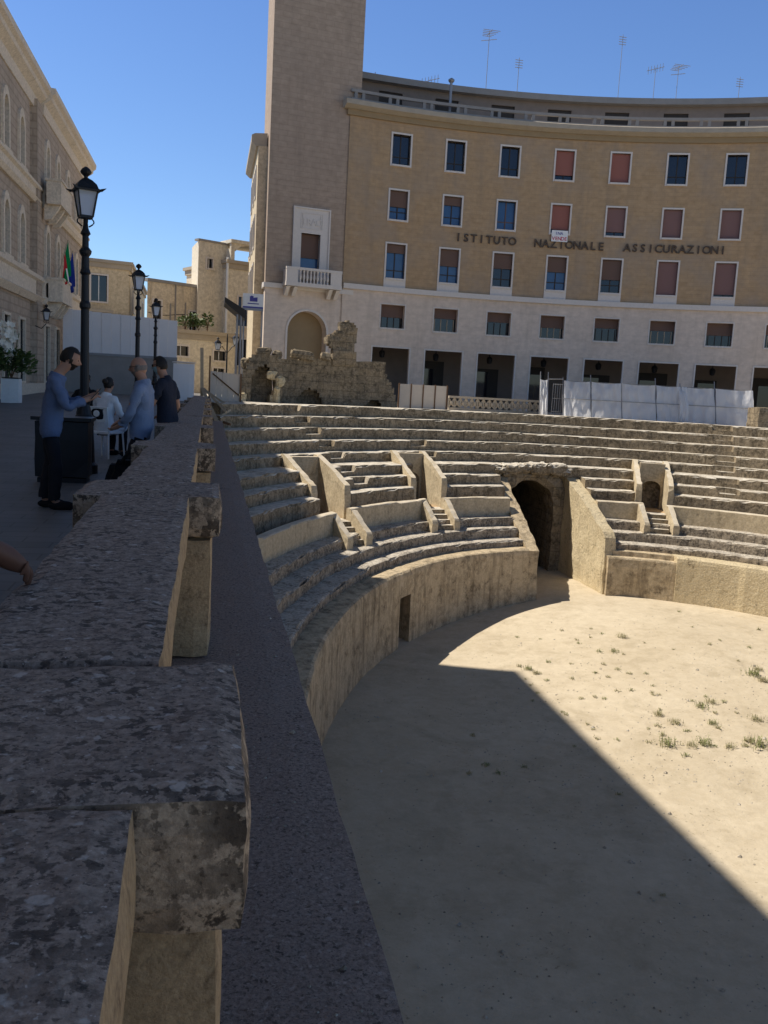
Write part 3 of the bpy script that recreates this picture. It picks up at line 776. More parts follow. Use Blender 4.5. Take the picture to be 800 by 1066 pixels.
# windows, row by row; what each one shows: g dark glass, b blue glass, p pink shutter, m mauve, w brown; number = how far the shutter is down
STATE = [['g0', 'g0', 'g0', 'p.82', 'p1', 'g0', 'g0', 'p1', 'g0', 'p.6', 'g0', 'p1', 'p1'],
         ['b.55', 'b.3', 'B0', 'p.86', 'm.85', 'm1', 'm1', 'm1', 'p.5', 'p1', 'g0', 'm1', 'p1'],
         ['b.25', 'b.5', 'g.45', 'b.45', 'g.6', 'm1', 'm.93', 'm1', 'w.5', 'm1', 'g0', 'm1', 'p1']]
SH = {'p': 'pink', 'm': 'mauve', 'w': 'brown', 'b': 'brown', 'g': 'brown', 'B': 'brown'}
for k, (z0, z1) in enumerate(FZ):
    for i, c in enumerate(cols):
        st = STATE[k][i]; fr = float(st[1:]); w = W2+.03*(k == 2)
        mb = MB(); frame_bars(mb, fmap, c-w, c+w, z0, z1, .1, -.2, .05, sill=.06)
        if k == 2: sbox(mb, fmap, c-w-.1, c+w+.1, 7.5, z0-.1, -.1, .045)
        win = mb.build('window', 'frame', off)
        mb = MB(); sbox(mb, fmap, c-w, c+w, z0, z1, -.27, -.24); mb.build('pane', 'glass_blue' if st[0] in 'bB' else 'glass_dark', win)
        if fr < .95:
            mb = MB(); sbox(mb, fmap, c-.03, c+.03, z0, z1, -.24, -.2); sbox(mb, fmap, c-w, c+w, z0+.45, z0+.5, -.24, -.21); mb.build('mullion', 'darkwood' if st[0] != 'B' else 'brown', win)
        if fr > 0:
            mb = MB(); sbox(mb, fmap, c-w+.005, c+w-.005, z1-(z1-z0)*fr, z1-.002, -.19, -.13); mb.build('shutter', SH[st[0]], win)
for i, c in enumerate(cols):
    mb = MB(); sbox(mb, fmap, c-.8, c+.8, 5.0, 5.098, -.2, .09); sbox(mb, fmap, c-.83, c-.752, 5.1, 6.55, -.1, .05); sbox(mb, fmap, c+.752, c+.83, 5.1, 6.55, -.1, .05); sbox(mb, fmap, c-.752, c+.752, 6.482, 6.55, -.1, .05)
    win = mb.build('window', 'frame', off)
    mb = MB(); sbox(mb, fmap, c-.75, c+.75, 5.1, 6.48, -.44, -.4); mb.build('pane', 'glass_dark', win)
    mb = MB(); sbox(mb, fmap, c-.745, c+.745, 5.9 if i % 3 else 5.75, 6.475, -.4, -.33); mb.build('shutter', 'brown', win)
    mb = MB()
    for q in range(4): sbox(mb, fmap, c-.6+.4*q-.025, c-.6+.4*q+.025, 5.12, 5.85, -.39, -.35)
    mb.build('mullion', 'wood' if i % 2 else 'darkwood', win)
    mb = MB(); w = 1.27
    sbox(mb, fmap, c-w, c-w+.09, .3, 4.0, -.2, .07); sbox(mb, fmap, c+w-.09, c+w, .3, 4.0, -.2, .07); sbox(mb, fmap, c-w+.09, c+w-.09, 3.91, 4.0, -.2, .07)
    mb.build('arch_trim', 'frame', off)
    mb = MB(); sbox(mb, fmap, c-(1.0 if i % 2 else .7), c+(1.05 if i % 3 else .5), .48, 3.4 if i % 2 else 3.1, -4.38, -4.2); dd = mb.build('shop_door', 'darkwood', off)
    mb = MB(); sbox(mb, fmap, c-.55, c+.4, 1.0, 2.9, -4.2, -4.18); mb.build('pane', 'glass_dark', dd)
    mb = MB(); P0 = fmap(c, 0, -1.9)
    mb.lathe((P0.x, P0.y, 3.35), [(.02, .75), (.03, .5), (.16, .42), (.2, .3), (.15, .05), (.04, 0)], 10); mb.build('arcade_lantern', 'metal', off)
mb = MB(); sbox(mb, fmap, SL, SR, .3, 4.6, -4.7, -4.4, ds=.8); mb.build('arcade_back_wall', 'dimwall', off)
mb = MB(); sbox(mb, fmap, SL, SR, 4.3, 4.6, -4.4, -.47, ds=.8); mb.build('arcade_ceiling', 'trav', off)
mb = MB(); sbox(mb, fmap, SL, SR, .3, .47, -4.7, .5, ds=.8); mb.build('arcade_floor', 'trav', off)
mb = MB(); sbox(mb, fmap, SL, SR, 4.62, 17.6, -14, -13.6, ds=.8); sbox(mb, fmap, SR, SR+.3, .3, 17.6, -14, 0); sbox(mb, fmap, SL-.01, SL+.25, 4.6, 17.6, -13.6, -.3); mb.build('rear_wall', 'band', off)
# raised lettering
_lc = {}
def glyph(ch, size, ext):
    key = (ch, size)
    if key not in _lc:
        cu = bpy.data.curves.new('glyph', 'FONT'); cu.body = ch; cu.size = size; cu.extrude = ext; cu.align_x = 'CENTER'; cu.resolution_u = 3; cu.offset = .012*size
        t = bpy.data.objects.new('glyph', cu); COL.objects.link(t)
        dg = bpy.context.evaluated_depsgraph_get(); dg.update()
        me = bpy.data.meshes.new_from_object(t.evaluated_get(dg)); bpy.data.objects.remove(t); bpy.data.curves.remove(cu)
        _lc[key] = ([v.co.copy() for v in me.vertices], [tuple(p.vertices) for p in me.polygons]); bpy.data.meshes.remove(me)
    return _lc[key]
def put_glyphs(mb, txt, fn, size, ext, adv):
    x = -adv*(len(txt)-1)/2
    for ch in txt:
        if ch != ' ':
            vs, fs = glyph(ch, size, ext); b = len(mb.v)
            for p in vs: mb.vert(fn(p.x+x, p.y, p.z))
            for f in fs: mb.face([b+i for i in f])
        x += adv
for word, x0, x1 in (('ISTITUTO', 477, 533), ('NAZIONALE', 560, 625), ('ASSICURAZIONI', 653, 752)):
    def px_s(px):
        best = min((abs(_pj(fmap(s0*.05, 10.6, 0))[0]-px), s0*.05) for s0 in range(-120, 500)); return best[1]
    def _pj(P):
        q = cam.matrix_world.inverted() @ P; return (400+F*q.x/-q.z, 533-F*q.y/-q.z)
    sa, sb = px_s(x0), px_s(x1)
    for k, ch in enumerate(word):
        s_ = sa+(sb-sa)*k/(len(word)-1)
        mb = MB(); put_glyphs(mb, ch, lambda x, y, z, s_=s_: fmap(s_+x, 10.58+y, .07+z), .66, .05, .5)
        mb.build('letter', 'letter', off)
# sale notice hung under one window
cs = cols[3]
sg = thing('sale_notice', 'small white and red sale notice hanging below a pink shuttered window', 'sign', fmap(cs, 11.1, .1))
mb = MB(); sbox(mb, fmap, cs-.5, cs+.5, 10.95, 11.62, .13, .16); mb.build('board', 'whitepaint', sg)
mb = MB(); put_glyphs(mb, 'VENDE', lambda x, y, z: fmap(cs+x, 11.03+y, .168+z), .3, .006, .19); mb.build('lettering', 'signred', sg)
mb = MB(); put_glyphs(mb, 'INA', lambda x, y, z: fmap(cs-.05+x, 11.36+y, .168+z), .24, .006, .17); mb.build('lettering', 'signblue', sg)
# chimney pipe and aerials on the roof
def on_roof(px, py, Y): return aty(px, py, Y)
c0 = fmap(-.010*FR, 17.7, .02)
ch = thing('flue_pipe', 'tall grey flue pipe with a cowl rising past the roof terrace railing', 'flue', fmap(-.010*FR, 17.8, -.35))
mb = MB(); b = fmap(-.010*FR, 17.8, -.35); mb.lathe(b, [(.085, 0), (.085, 1.95)], 10); mb.build('pipe', 'iron_grey', ch)
mb = MB(); mb.lathe((b.x, b.y, b.z+1.95), [(.11, 0), (.19, .1), (.19, .17), (.05, .26)], 10); mb.build('cowl', 'iron_grey', ch)
def aerial(px, top_py, Y, label, kind):
    tp = aty(px, top_py, Y); base = Vector((tp.x, tp.y, 20.5))
    t = thing('roof_aerial', label, 'aerial', base, 0, 'aerials on the curved roof')
    mb = MB(); mb.tube([base, (tp.x, tp.y, tp.z)], .02, 6); mb.build('mast', 'iron_grey', t)
    mb = MB(); z = tp.z-.15
    if kind == 0:
        for k in range(5):
            w = .55-.06*k; mb.tube([(tp.x-w, tp.y+.25*k-.5, z), (tp.x+w, tp.y+.25*k-.5, z)], .018, 5)
        mb.tube([(tp.x, tp.y-.6, z), (tp.x, tp.y+.6, z+.05)], .02, 5)
        mb.tube([(tp.x-.5, tp.y, z-.5), (tp.x+.5, tp.y, z-.3)], .02, 5)
    elif kind == 1:
        mb.tube([(tp.x-.6, tp.y, z-.15), (tp.x+.6, tp.y, z+.25)], .02, 5)
        for k in range(6): mb.tube([(tp.x-.5+.2*k, tp.y, z-.35+.066*k), (tp.x-.5+.2*k, tp.y, z+.12+.066*k)], .016, 5)
    else:
        for k in range(4): mb.tube([(tp.x-.25, tp.y, z-.15*k), (tp.x+.25, tp.y, z-.15*k)], .02, 5)
    mb.build('antenna', 'iron_grey', t)
aerial(510, 32, 57.3, 'tall thin aerial at the left of the curved roof', 0)
aerial(541, 60, 57.3, 'short aerial right of the tall thin one on the curved roof', 2)
aerial(649, 36, 57.0, 'tall straight whip aerial above the middle of the curved roof', 2)
aerial(683, 70, 57.0, 'low slanting comb aerial left of the paired aerials', 1)
aerial(707, 68, 56.6, 'small square topped aerial between the comb aerial and the far right one', 0)
aerial(771, 80, 56, 'short dark aerial farthest right on the curved roof', 2)
aerial(448, 82, 57, 'low aerial beside the flue pipe', 1)
aerial(391, 75, 57, 'tiny aerial next to the brick tower', 2)

# ------------------------------------------------------------------ tower
TR = R(10.5); tu = Vector((math.cos(TR), math.sin(TR), 0)); tn = Vector((-math.sin(TR), math.cos(TR), 0)); tp0 = Vector((3.02, 52.9, 0))
def tmap(s, z, d): return tp0+tu*s-tn*d+Vector((0, 0, z))
tow = thing('brick_tower', 'tall square grey brick tower with a white balcony window above an arched doorway', 'tower', tp0+tu*2.6+tn*2+Vector((0, 0, .3)))
TW = 5.32; TD = 5.2; LD = Vector((-.012, 1, 0))
mb = MB(); wall_holes(mb, tmap, 0, TW, 7.12, 34, [(2.02, 3.18, 8.0, 10.1)], .4, ds=3); 
def tl(s, z, d): return tp0+LD*(TD-s)+Vector((-d, 0, 0))+Vector((0, 0, z))      # left side
def trr(s, z, d): return tp0+tu*TW+LD*s+Vector((d, 0, 0))+Vector((0, 0, z))
wall_holes(mb, tl, 0, TD, 7.12, 34, [], ds=3); wall_holes(mb, trr, 0, TD, 7.12, 34, [], ds=3)
wall_holes(mb, lambda s, z, d: tp0+LD*TD+tu*(TW-s)+Vector((0, 0, z)), 0, TW, .3, 34, [], ds=6)
mb.poly([tl(TD, 34, 0), trr(0, 34, 0), trr(TD, 34, 0), tl(0, 34, 0)])
mb.build('shaft', 'tower', tow)
mb = MB(); wall_holes(mb, tmap, 0, TW, .3, 6.85, [(1.42, 3.80, .3, 5.7)], .8, ds=3)
wall_holes(mb, tl, 0, TD, .3, 6.85, [], ds=3); wall_holes(mb, trr, 0, TD, .3, 6.85, [], ds=3)
dc, dr_, dz_ = 2.61, 1.19, 4.5
arcp = [(dc-dr_*math.cos(math.pi*k/16), dz_+dr_*math.sin(math.pi*k/16)) for k in range(17)]
mb.prism([(1.42, 5.7)]+arcp[:9], -.8, -.003, lambda p, q, d: tmap(p, q, d)); mb.prism([(3.80, 5.7)]+arcp[8:][::-1], -.8, -.003, lambda p, q, d: tmap(p, q, d))
mb.build('base', 'trav', tow)
mb = MB()
for k in range(16):
    (x0, z0), (x1, z1) = arcp[k], arcp[k+1]; e = lambda x, z: (dc+(x-dc)*1.1, dz_+(z-dz_)*1.1)
    (x2, z2), (x3, z3) = e(x1, z1), e(x0, z0)
    mb.hexa([tmap(x0, z0, -.1), tmap(x1, z1, -.1), tmap(x2, z2, -.1), tmap(x3, z3, -.1), tmap(x0, z0, .05), tmap(x1, z1, .05), tmap(x2, z2, .05), tmap(x3, z3, .05)])
sbox(mb, tmap, 1.30, 1.42, .3, 4.5, -.1, .05); sbox(mb, tmap, 3.80, 3.92, .3, 4.5, -.1, .05)
mb.build('arch_trim', 'frame', tow)
mb = MB(); sbox(mb, tmap, 1.3, 3.9, .3, 5.8, -.95, -.82); mb.build('arched_door', 'band', tow)
mb = MB(); sbox(mb, tmap, -.12, TW+.02, 6.85, 7.12, -.3, .16); sbox(mb, tl, 0, TD-.15, 6.85, 7.12, -.3, .12); mb.build('string_course', 'frame', tow)
# balcony window with carved panel
mb = MB()
sbox(mb, tmap, 1.58, 2.02, 7.2, 11.46, -.3, .08); sbox(mb, tmap, 3.18, 3.66, 7.2, 11.46, -.3, .08); sbox(mb, tmap, 2.02, 3.18, 10.1, 11.46, -.3, .08)
sbox(mb, tmap, 1.5, 1.58, 7.2, 11.54, -.1, .16); sbox(mb, tmap, 3.66, 3.74, 7.2, 11.54, -.1, .16); sbox(mb, tmap, 1.58, 3.66, 11.46, 11.54, -.1, .16)
win = mb.build('balcony_window', 'frame', tow)
mb = MB(); sbox(mb, tmap, 2.02, 3.18, 7.6, 10.1, -.4, -.36); mb.build('pane', 'glass_blue', win)
mb = MB(); sbox(mb, tmap, 2.02, 3.18, 8.75, 10.1, -.34, -.28); mb.build('shutter', 'brown', win)
mb = MB(); frame_bars(mb, tmap, 1.98, 3.24, 10.38, 11.2, .03, .085, .11)
put_glyphs(mb, 'IRAC', lambda x, y, z: tmap(2.6+x, 10.56+y, .10+z), .52, .02, .29)
sbox(mb, tmap, 2.05, 2.08, 10.4, 11.18, .085, .115); sbox(mb, tmap, 3.14, 3.17, 10.4, 11.18, .085, .115)
mb.build('carved_panel', 'frame', win)
bal = MB(); sbox(bal, tmap, .98, 4.34, 6.98, 7.2, .17, .95); bo = bal.build('balcony', 'frame', tow)
mb = MB()
for a, b in ((1.0, 1.68), (3.65, 4.32)): sbox(mb, tmap, a, b, 7.2, 7.9, .8, .93)
sbox(mb, tmap, .98, 4.34, 7.9, 8.04, .78, .96); sbox(mb, tmap, 1.0, 1.14, 7.2, 7.9, .2, .8); sbox(mb, tmap, 4.18, 4.32, 7.2, 7.9, .2, .8)
for k in range(9): 
    c = tmap(1.84+.205*k, 7.2, .87); mb.lathe(c, [(.06, 0), (.04, .12), (.075, .3), (.04, .52), (.06, .7)], 8)
mb.build('balustrade', 'frame', bo)
for a in (1.05, 1.5, 3.62, 4.05):
    mb = MB(); mb.prism([(.16, 6.95), (.85, 6.95), (.7, 6.8), (.3, 6.45), (.16, 6.45)], a, a+.22, lambda p, q, d: tmap(d, q, p)); mb.build('corbel', 'frame', bo)

# side wing receding behind the tower, lower than it
def lw(s, z, d): return Vector((2.45-d, 62.6-s, z))
wg = thing('side_wing', 'sunlit ochre wing with a deep cornice receding behind the brick tower', 'building', (5, 59, .3))
ww = [(c-.5, c+.5, z0, z1) for c in (6.5, 4.2, 1.6) for z0, z1 in ((12.4, 14.0), (9.5, 11.2), (6.6, 8.4))]
mb = MB(); wall_holes(mb, lw, 0, 8.4, .3, 14.9, ww, .25, ds=5)
mb.poly([lw(8.4, .3, 0), lw(8.4, 14.9, 0), lw(8.4, 14.9, -1.2), lw(8.4, .3, -1.2)]); mb.poly([lw(0, .3, 0), lw(0, 14.9, 0), lw(0, 14.9, -6), lw(0, .3, -6)]); mb.build('wall', 'plaster_y', wg)
mb = MB(); mb.prism([(-.5, 14.9), (.12, 14.9), (.4, 15.15), (.4, 15.5), (.2, 15.6), (-.5, 15.65)], -.3, 8.3, lambda p, q, d: lw(d, q, p)); mb.build('cornice', 'cornice', wg)
for h in ww:
    mb = MB(); frame_bars(mb, lw, h[0], h[1], h[2], h[3], .12, -.2, .06); w_ = mb.build('window', 'frame', wg)
    mb = MB(); sbox(mb, lw, h[0], h[1], h[2], h[3], -.24, -.2); mb.build('pane', 'glass_dark', w_)

# ------------------------------------------------------------------ palazzo along the left of the street
PX = -7.5
def pm(s, z, d): return Vector((PX+d, s, z))
pal = thing('palazzo', 'long brown stone palazzo with pointed windows, pale belt courses and balconies', 'palazzo', (-10, 40, 0))
BRK = 43.0; PE = 56.2
def pm2(s, z, d): return Vector((PX+.18+d, s, z))
def pointed(w, z0, z1, n=7):
    hs = w*1.25; zs = z1-hs; L = []
    for k in range(n+1):     # left arc from spring to apex
        t = k/n; L.append((-w*math.cos(t*math.pi/2)**1.15, zs+hs*math.sin(t*math.pi/2)**.9 if t < 1 else z1))
    return [(-w, z0)]+L[:-1]+[(0, z1)]+[(-x, z) for x, z in L[:-1][::-1]]+[(w, z0)]
def gothic(mp, c, z0, z1, w, parent, fill='glass_dark'):
    inn = pointed(w, z0, z1); out = pointed(w+.2, z0, z1+.32)
    mb = MB()
    for k in range(len(inn)-1):
        (a, b), (c2, d2) = inn[k], inn[k+1]; (e, f), (g, h) = out[k], out[k+1]
        mb.hexa([mp(c+a, b, -.28), mp(c+c2, d2, -.28), mp(c+g, h, -.28), mp(c+e, f, -.28), mp(c+a, b, .09), mp(c+c2, d2, .09), mp(c+g, h, .09), mp(c+e, f, .09)])
    sbox(mb, mp, c-w-.3, c+w+.3, z0-.16, z0-.002, -.2, .16)
    win = mb.build('pointed_window', 'pal_trim', parent)
    mb = MB(); mb.prism(inn, -.26, -.22, lambda p, q, d: mp(c+p, q, d)); mb.build('pane', fill, win)
    mb = MB(); sbox(mb, mp, c-.03, c+.03, z0, z1-.1, -.22, -.16); sbox(mb, mp, c-w+.02, c+w-.02, z0+(z1-z0)*.55, z0+(z1-z0)*.55+.06, -.22, -.16); mb.build('mullion', 'woodbrown', win)
near = [35.9-2.78*k for k in range(0, 9)]+[38.7]
far = [43.4, 46.2, 49.2, 52.3, 54.9]
def wallp(mp, s0, s1, cs, name):
    mb = MB(); hs = []
    for c in cs:
        for z0, z1, w in ((9.35, 11.25, .42), (5.6, 7.6, .45)): hs.append((c-w-.1, c+w+.1, z0, z1))
        hs.append((c-.55, c+.55, .9, 3.5))
    wall_holes(mb, mp, s0, s1, 0, 12.6, hs, .3, ds=50)
    mb.build(name, 'pal_brick', pal)
    for c in cs:
        gothic(mp, c, 9.35, 11.2, .38, pal, 'glass_dark'); gothic(mp, c, 5.6, 7.55, .40, pal)
        mb = MB(); frame_bars(mb, mp, c-.5, c+.5, .95, 3.4, .1, -.28, .08); d_ = mb.build('ground_window', 'pal_trim', pal)
        mb = MB(); sbox(mb, mp, c-.5, c+.5, .95, 3.4, -.26, -.22); mb.build('pane', 'glass_dark', d_)
        mb = MB()
        for q in range(5): sbox(mb, mp, c-.4+.2*q-.015, c-.4+.2*q+.015, .95, 3.4, -.05, -.02)
        for q in range(4): sbox(mb, mp, c-.5, c+.5, 1.2+.6*q, 1.23+.6*q, -.055, -.015)
        mb.build('grille', 'metal', d_)
wallp(pm, -20, 40.5, near, 'wall'); wallp(pm2, 41.2, PE, far, 'wall')
mb = MB(); sbox(mb, pm, 40.4, 41.2, 0, 12.6, -.28, -.10); sbox(mb, pm, 41.2, 41.5, 0, 12.6, -.1, .17); mb.build('recess', 'pal_brick', pal)
def ent(prof, mp, s0, s1, name, mat='pal_trim'):
    mb = MB(); mb.prism(prof, s0, s1, lambda p, q, d: mp(d, q, p)); mb.build(name, mat, pal)
CO = [(-.4, 12.3), (.05, 12.3), (.08, 12.75), (.35, 12.95), (.38, 13.1), (.52, 13.2), (.54, 13.42), (-.4, 13.5)]
ent(CO, pm, -20, BRK-.6, 'cornice'); ent(CO, pm2, BRK-.598, PE+.4, 'cornice')
B1 = [(-.2, 8.45), (.1, 8.45), (.22, 8.62), (.12, 8.7), (.12, 9.0), (.24, 9.08), (.24, 9.19), (-.2, 9.19)]
B2 = [(-.2, 4.3), (.12, 4.3), (.3, 4.55), (.14, 4.65), (.14, 5.2), (.26, 5.28), (.26, 5.44), (-.2, 5.44)]
for b_, nm in ((B1, 'belt_course'), (B2, 'belt_course')): ent(b_, pm, -20, BRK-.6, nm); ent(b_, pm2, BRK-.598, PE+.05, nm)
mb = MB(); sbox(mb, pm, -20, PE+.0, 0, .85, -.3, .25); mb.build('plinth', 'pal_trim', pal)
def balcony(s0, s1, z, mp, nm='balcony'):
    mb = MB(); sbox(mb, mp, s0, s1, z, z+.2, .25, .85); sbox(mb, mp, s0, s1, z+.2, z+.95, .75, .85); sbox(mb, mp, s0, s0+.1, z+.2, z+.95, .25, .75); sbox(mb, mp, s1-.1, s1, z+.2, z+.95, .25, .75)
    sbox(mb, mp, s0-.05, s1+.05, z+.95, z+1.05, .2, .9)
    b = mb.build('balcony', 'pal_trim', pal)
    for q in range(3):
        c = s0+.4+(s1-s0-.8)*q/2
        mb = MB(); mb.prism([(.12, z), (.78, z), (.68, z-.2), (.4, z-.6), (.12, z-.65)], c-.13, c+.13, lambda p, q2, d: mp(d, q2, p)); mb.build('bracket', 'pal_trim', b)
balcony(41.9, 44.9, 8.55, pm2); balcony(42.4, 45.3, 4.45, pm2)
mb = MB(); mb.box(-22, PX-.3, -20, PE-.3, 0, 13.3); mb.build('core', 'pal_brick', pal)
mb = MB(); mb.poly([(-22, PE, 0), (PX+.17, PE, 0), (PX+.17, PE, 13.2), (-22, PE, 13.2)]); mb.build('end_wall', 'pal_brick', pal)
# taller storeys of the palazzo's near half (outside the picture; they cast the big shadow)
mb = MB(); wall_holes(mb, lambda s, z, d: Vector((-8.5+d, s, z)), -20, 32.8, 13.3, 20.2, [(2.9*k-.5, 2.9*k+.5, 15, 17.2) for k in range(-6, 11)], .3, ds=60)
mb.box(-20, -8.8, -20, 32.75, 13.3, 20.1); mb.poly([(-20, 32.8, 13.3), (-8.5, 32.8, 13.3), (-8.5, 32.8, 20.2), (-20, 32.8, 20.2)]); mb.build('attic_storeys', 'pal_brick', pal)
mb = MB(); mb.box(-20.3, -8.45, -20.3, 32.82, 20.2, 20.5); mb.build('attic_cornice', 'pal_trim', pal)
# flags on the lower balcony
def flag(name, base, tip, mats, label, w=.75, l=1.25):
    t = thing(name, label, 'flag', base)
    mb = MB(); mb.tube([base, tip], .025, 6); mb.build('pole', 'wood', t)
    base, tip = Vector(base), Vector(tip); d = (tip-base).normalized()
    mb = MB(); nx, nz_ = 9, 10; ids = []
    for j in range(nz_+1):
        for i in range(nx+1):
            u_ = i/nx; v_ = j/nz_
            p = tip-d*(w*(1-.35*v_)*u_)+Vector((0, 0, -l*v_)) + Vector((.10*math.sin(u_*9+v_*2)*(.3+v_), .10*math.cos(u_*8)*(.2+v_), 0))
            ids.append(mb.vert(p))
    for j in range(nz_):
        for i in range(nx): mb.face((ids[j*(nx+1)+i], ids[j*(nx+1)+i+1], ids[(j+1)*(nx+1)+i+1], ids[(j+1)*(nx+1)+i]), min(len(mats)-1, i*len(mats)//nx))
    mb.build('banner', mats, t, smooth=True)
flag('flag', (-6.75, 42.5, 5.3), (-6.35, 43.1, 7.25), ['green', 'green', 'whitepaint', 'red'], 'green white and red flag drooping from the lower palazzo balcony', .8, 1.55)
flag('flag', (-6.75, 44.3, 5.3), (-6.4, 44.8, 7.0), ['blueflag'], 'dark blue flag drooping beside the green one on the balcony', .65, 1.6)

# ------------------------------------------------------------------ houses at the end of the street
def block(name, label, cat, p0, ang, w, dep, h, wall, wins=(), cor=True, z0=.4, cm='cornice', fr='frame', back=None):
    u = Vector((math.cos(ang), math.sin(ang), 0)); n = Vector((-math.sin(ang), math.cos(ang), 0)); p0 = Vector(p0)
    mp = lambda s, z, d: p0+u*s-n*d+Vector((0, 0, z))
    t = thing(name, label, cat, p0+u*w/2+n*dep/2+Vector((0, 0, z0)))
    mb = MB(); wall_holes(mb, mp, 0, w, z0, h, [(a, b, c, d) for a, b, c, d, *_ in wins], .22, ds=50)
    bv = Vector(back)*dep if back else n*dep; bk = lambda s_, z: mp(s_, z, 0)+bv
    mb.poly([mp(0, z0, 0), mp(0, h, 0), bk(0, h), bk(0, z0)]); mb.poly([mp(w, z0, 0), bk(w, z0), bk(w, h), mp(w, h, 0)])
    mb.poly([mp(0, h-.02, 0), mp(w, h-.02, 0), bk(w, h-.02), bk(0, h-.02)]); mb.poly([bk(w, z0), bk(0, z0), bk(0, h), bk(w, h)])
    mb.build('wall', wall, t)
    if cor:
        mb = MB(); sbox(mb, mp, -.25, w+.25, h-.02, h+.22, -dep-.25, .3); sbox(mb, mp, -.12, w+.12, h-.4, h-.022, -dep-.1, .14); mb.build('cornice', cm, t)
    for q in wins:
        mb = MB(); frame_bars(mb, mp, q[0], q[1], q[2], q[3], .12, -.18, .06, sill=.1); f = mb.build('window', fr, t)
        mb = MB(); sbox(mb, mp, q[0], q[1], q[2], q[3], -.21, -.17); mb.build('pane', q[4] if len(q) > 4 else 'glass_dark', f)
        mb = MB(); m_ = (q[0]+q[1])/2; sbox(mb, mp, m_-.03, m_+.03, q[2], q[3], -.17, -.13); mb.build('mullion', 'whitepaint', f)
    return t, mp
tA, mA = block('corner_house', 'ochre two storey house with a heavy cornice behind the white hoarding', 'house', (-11.83, 73.55, 0), R(15), 5.6, 10, 10.0, 'plaster_y',
    [(2.7, 3.9, 7.0, 9.0), (2.7, 3.9, 3.2, 5.4), (.6, 1.8, 7.0, 9.0)])
mb = MB(); sbox(mb, mA, -.1, 5.7, 5.9, 6.15, -.2, .2); sbox(mb, mA, 2.3, 4.3, 6.15, 6.35, -.1, .7); mb.build('string_course', 'cornice', tA)
tA2, mA2 = block('corner_house', 'ochre house flank with three narrow windows running away from the first street lamp', 'house', (-6.38, 75.2, 0), R(91.2), 24, 4, 9.9, 'plaster_y',
    [(3.0, 4.2, 6.6, 8.6), (10.0, 11.4, 6.6, 8.6), (18.0, 19.6, 6.6, 8.6)])
mb = MB(); sbox(mb, mA2, -.1, 26, 5.9, 6.15, -.2, .2); mb.build('string_course', 'cornice', tA2)
tF, mF = block('far_house', 'small ochre house seen at the far end of the street between two bigger houses', 'house', (-5.4, 96, 0), R(0), 5, 6, 7.0, 'plaster_y', [(1, 2, 4.6, 6.2), (3, 4, 4.6, 6.2)])
tB, mB = block('stained_house', 'broad stained ochre house with a flat dark roof line and a terrace of plants', 'house', (-4.55, 68.0, 0), R(35), 5.9, 10, 8.25, 'plaster_s',
    [(4.85, 5.4, 6.6, 7.35), (4.9, 5.4, 3.6, 4.9), (1.2, 1.9, 3.2, 4.3, 'glass_blue'), (.5, 1.15, 5.3, 6.9), (3.6, 4.3, 5.0, 6.4), (2.6, 3.2, 3.4, 4.7)], cor=False, back=(-.055, 1, 0))
for sx, zt in ((2.35, 8.2), (4.62, 8.2)):
    mb = MB(); mb.tube([mB(sx, .4, .07), mB(sx, zt, .07)], .05, 6); mb.build('drainpipe', 'roofgrey', tB)
mb = MB(); mb.tube([mB(.1+.58*k, 6.0-.12*math.sin(k*.9), .03) for k in range(11)], .02, 4); mb.build('cable', 'metal', tB)
mb = MB(); sbox(mb, mB, -.05, 5.92, 8.2, 8.42, -.4, .12); mb.build('roof_edge', 'roofgrey', tB)
mb = MB(); sbox(mb, mB, 1.5, 3.1, 4.72, 4.86, .003, .35); sbox(mb, mB, 1.9, 2.0, 5.1, 6.8, .003, .06); sbox(mb, mB, 3.2, 3.28, 4.9, 7.0, .003, .06); mb.build('ledge', 'roofgrey', tB)
tT, mT = block('roof_tower', 'square plain stair tower with one tiny window rising behind the stained house', 'house', (-1.02, 69.8, 0), R(31), 2.5, 4, 11.6, 'plaster_p', [(.75, 1.2, 9.7, 10.4)], cor=False, back=(-.14, 1, 0))
mb = MB(); sbox(mb, mT, -.06, 2.55, 11.6, 11.75, -.5, .08); mb.build('roof_edge', 'roofgrey', tT)
tC, mC = block('pale_house', 'tall pale house with a roof loggia beside the ochre wing of the tower', 'house', (1.2, 70.2, 0), R(24), 3.9, 8, 10.2, 'plaster_p',
    [(.9, 1.7, 5.6, 7.8, 'glass_blue'), (.9, 1.7, 2.6, 4.6)], cor=True)
mb = MB(); sbox(mb, mC, .2, .5, 10.42, 11.3, -3, .0); sbox(mb, mC, 3.1, 3.5, 10.42, 11.3, -3, .0); sbox(mb, mC, .1, 3.6, 11.7, 11.95, -3.2, .2)
arc = [(.5+1.3*(1-math.cos(math.pi*k/10)), 10.9+.75*math.sin(math.pi*k/10)) for k in range(11)]
mb.prism([(.2, 11.3), (.2, 11.7), (3.5, 11.7), (3.5, 11.3), (3.1, 11.3)]+arc[::-1][1:-1]+[(.5, 11.3)], -.25, -.003, lambda p, q, d: mC(p, q, d)); mb.build('loggia', 'plaster_p', tC)
mb = MB(); mb.tube([mC(-.1, .5, .1), mC(-.1, 10.6, .1)], .09, 8); mb.build('drainpipe', 'whitepaint', tC)
tL, mL = block('terrace_house', 'low pale shopfront building carrying a planted terrace in front of the stained house', 'shop', (-3.0, 62.4, 0), R(25), 5.2, 4.4, 4.45, 'plaster_p',
    [(.7, 1.7, 2.9, 3.55), (3.6, 4.5, 2.75, 3.4), (3.6, 4.4, 1.0, 2.2)], cor=True)
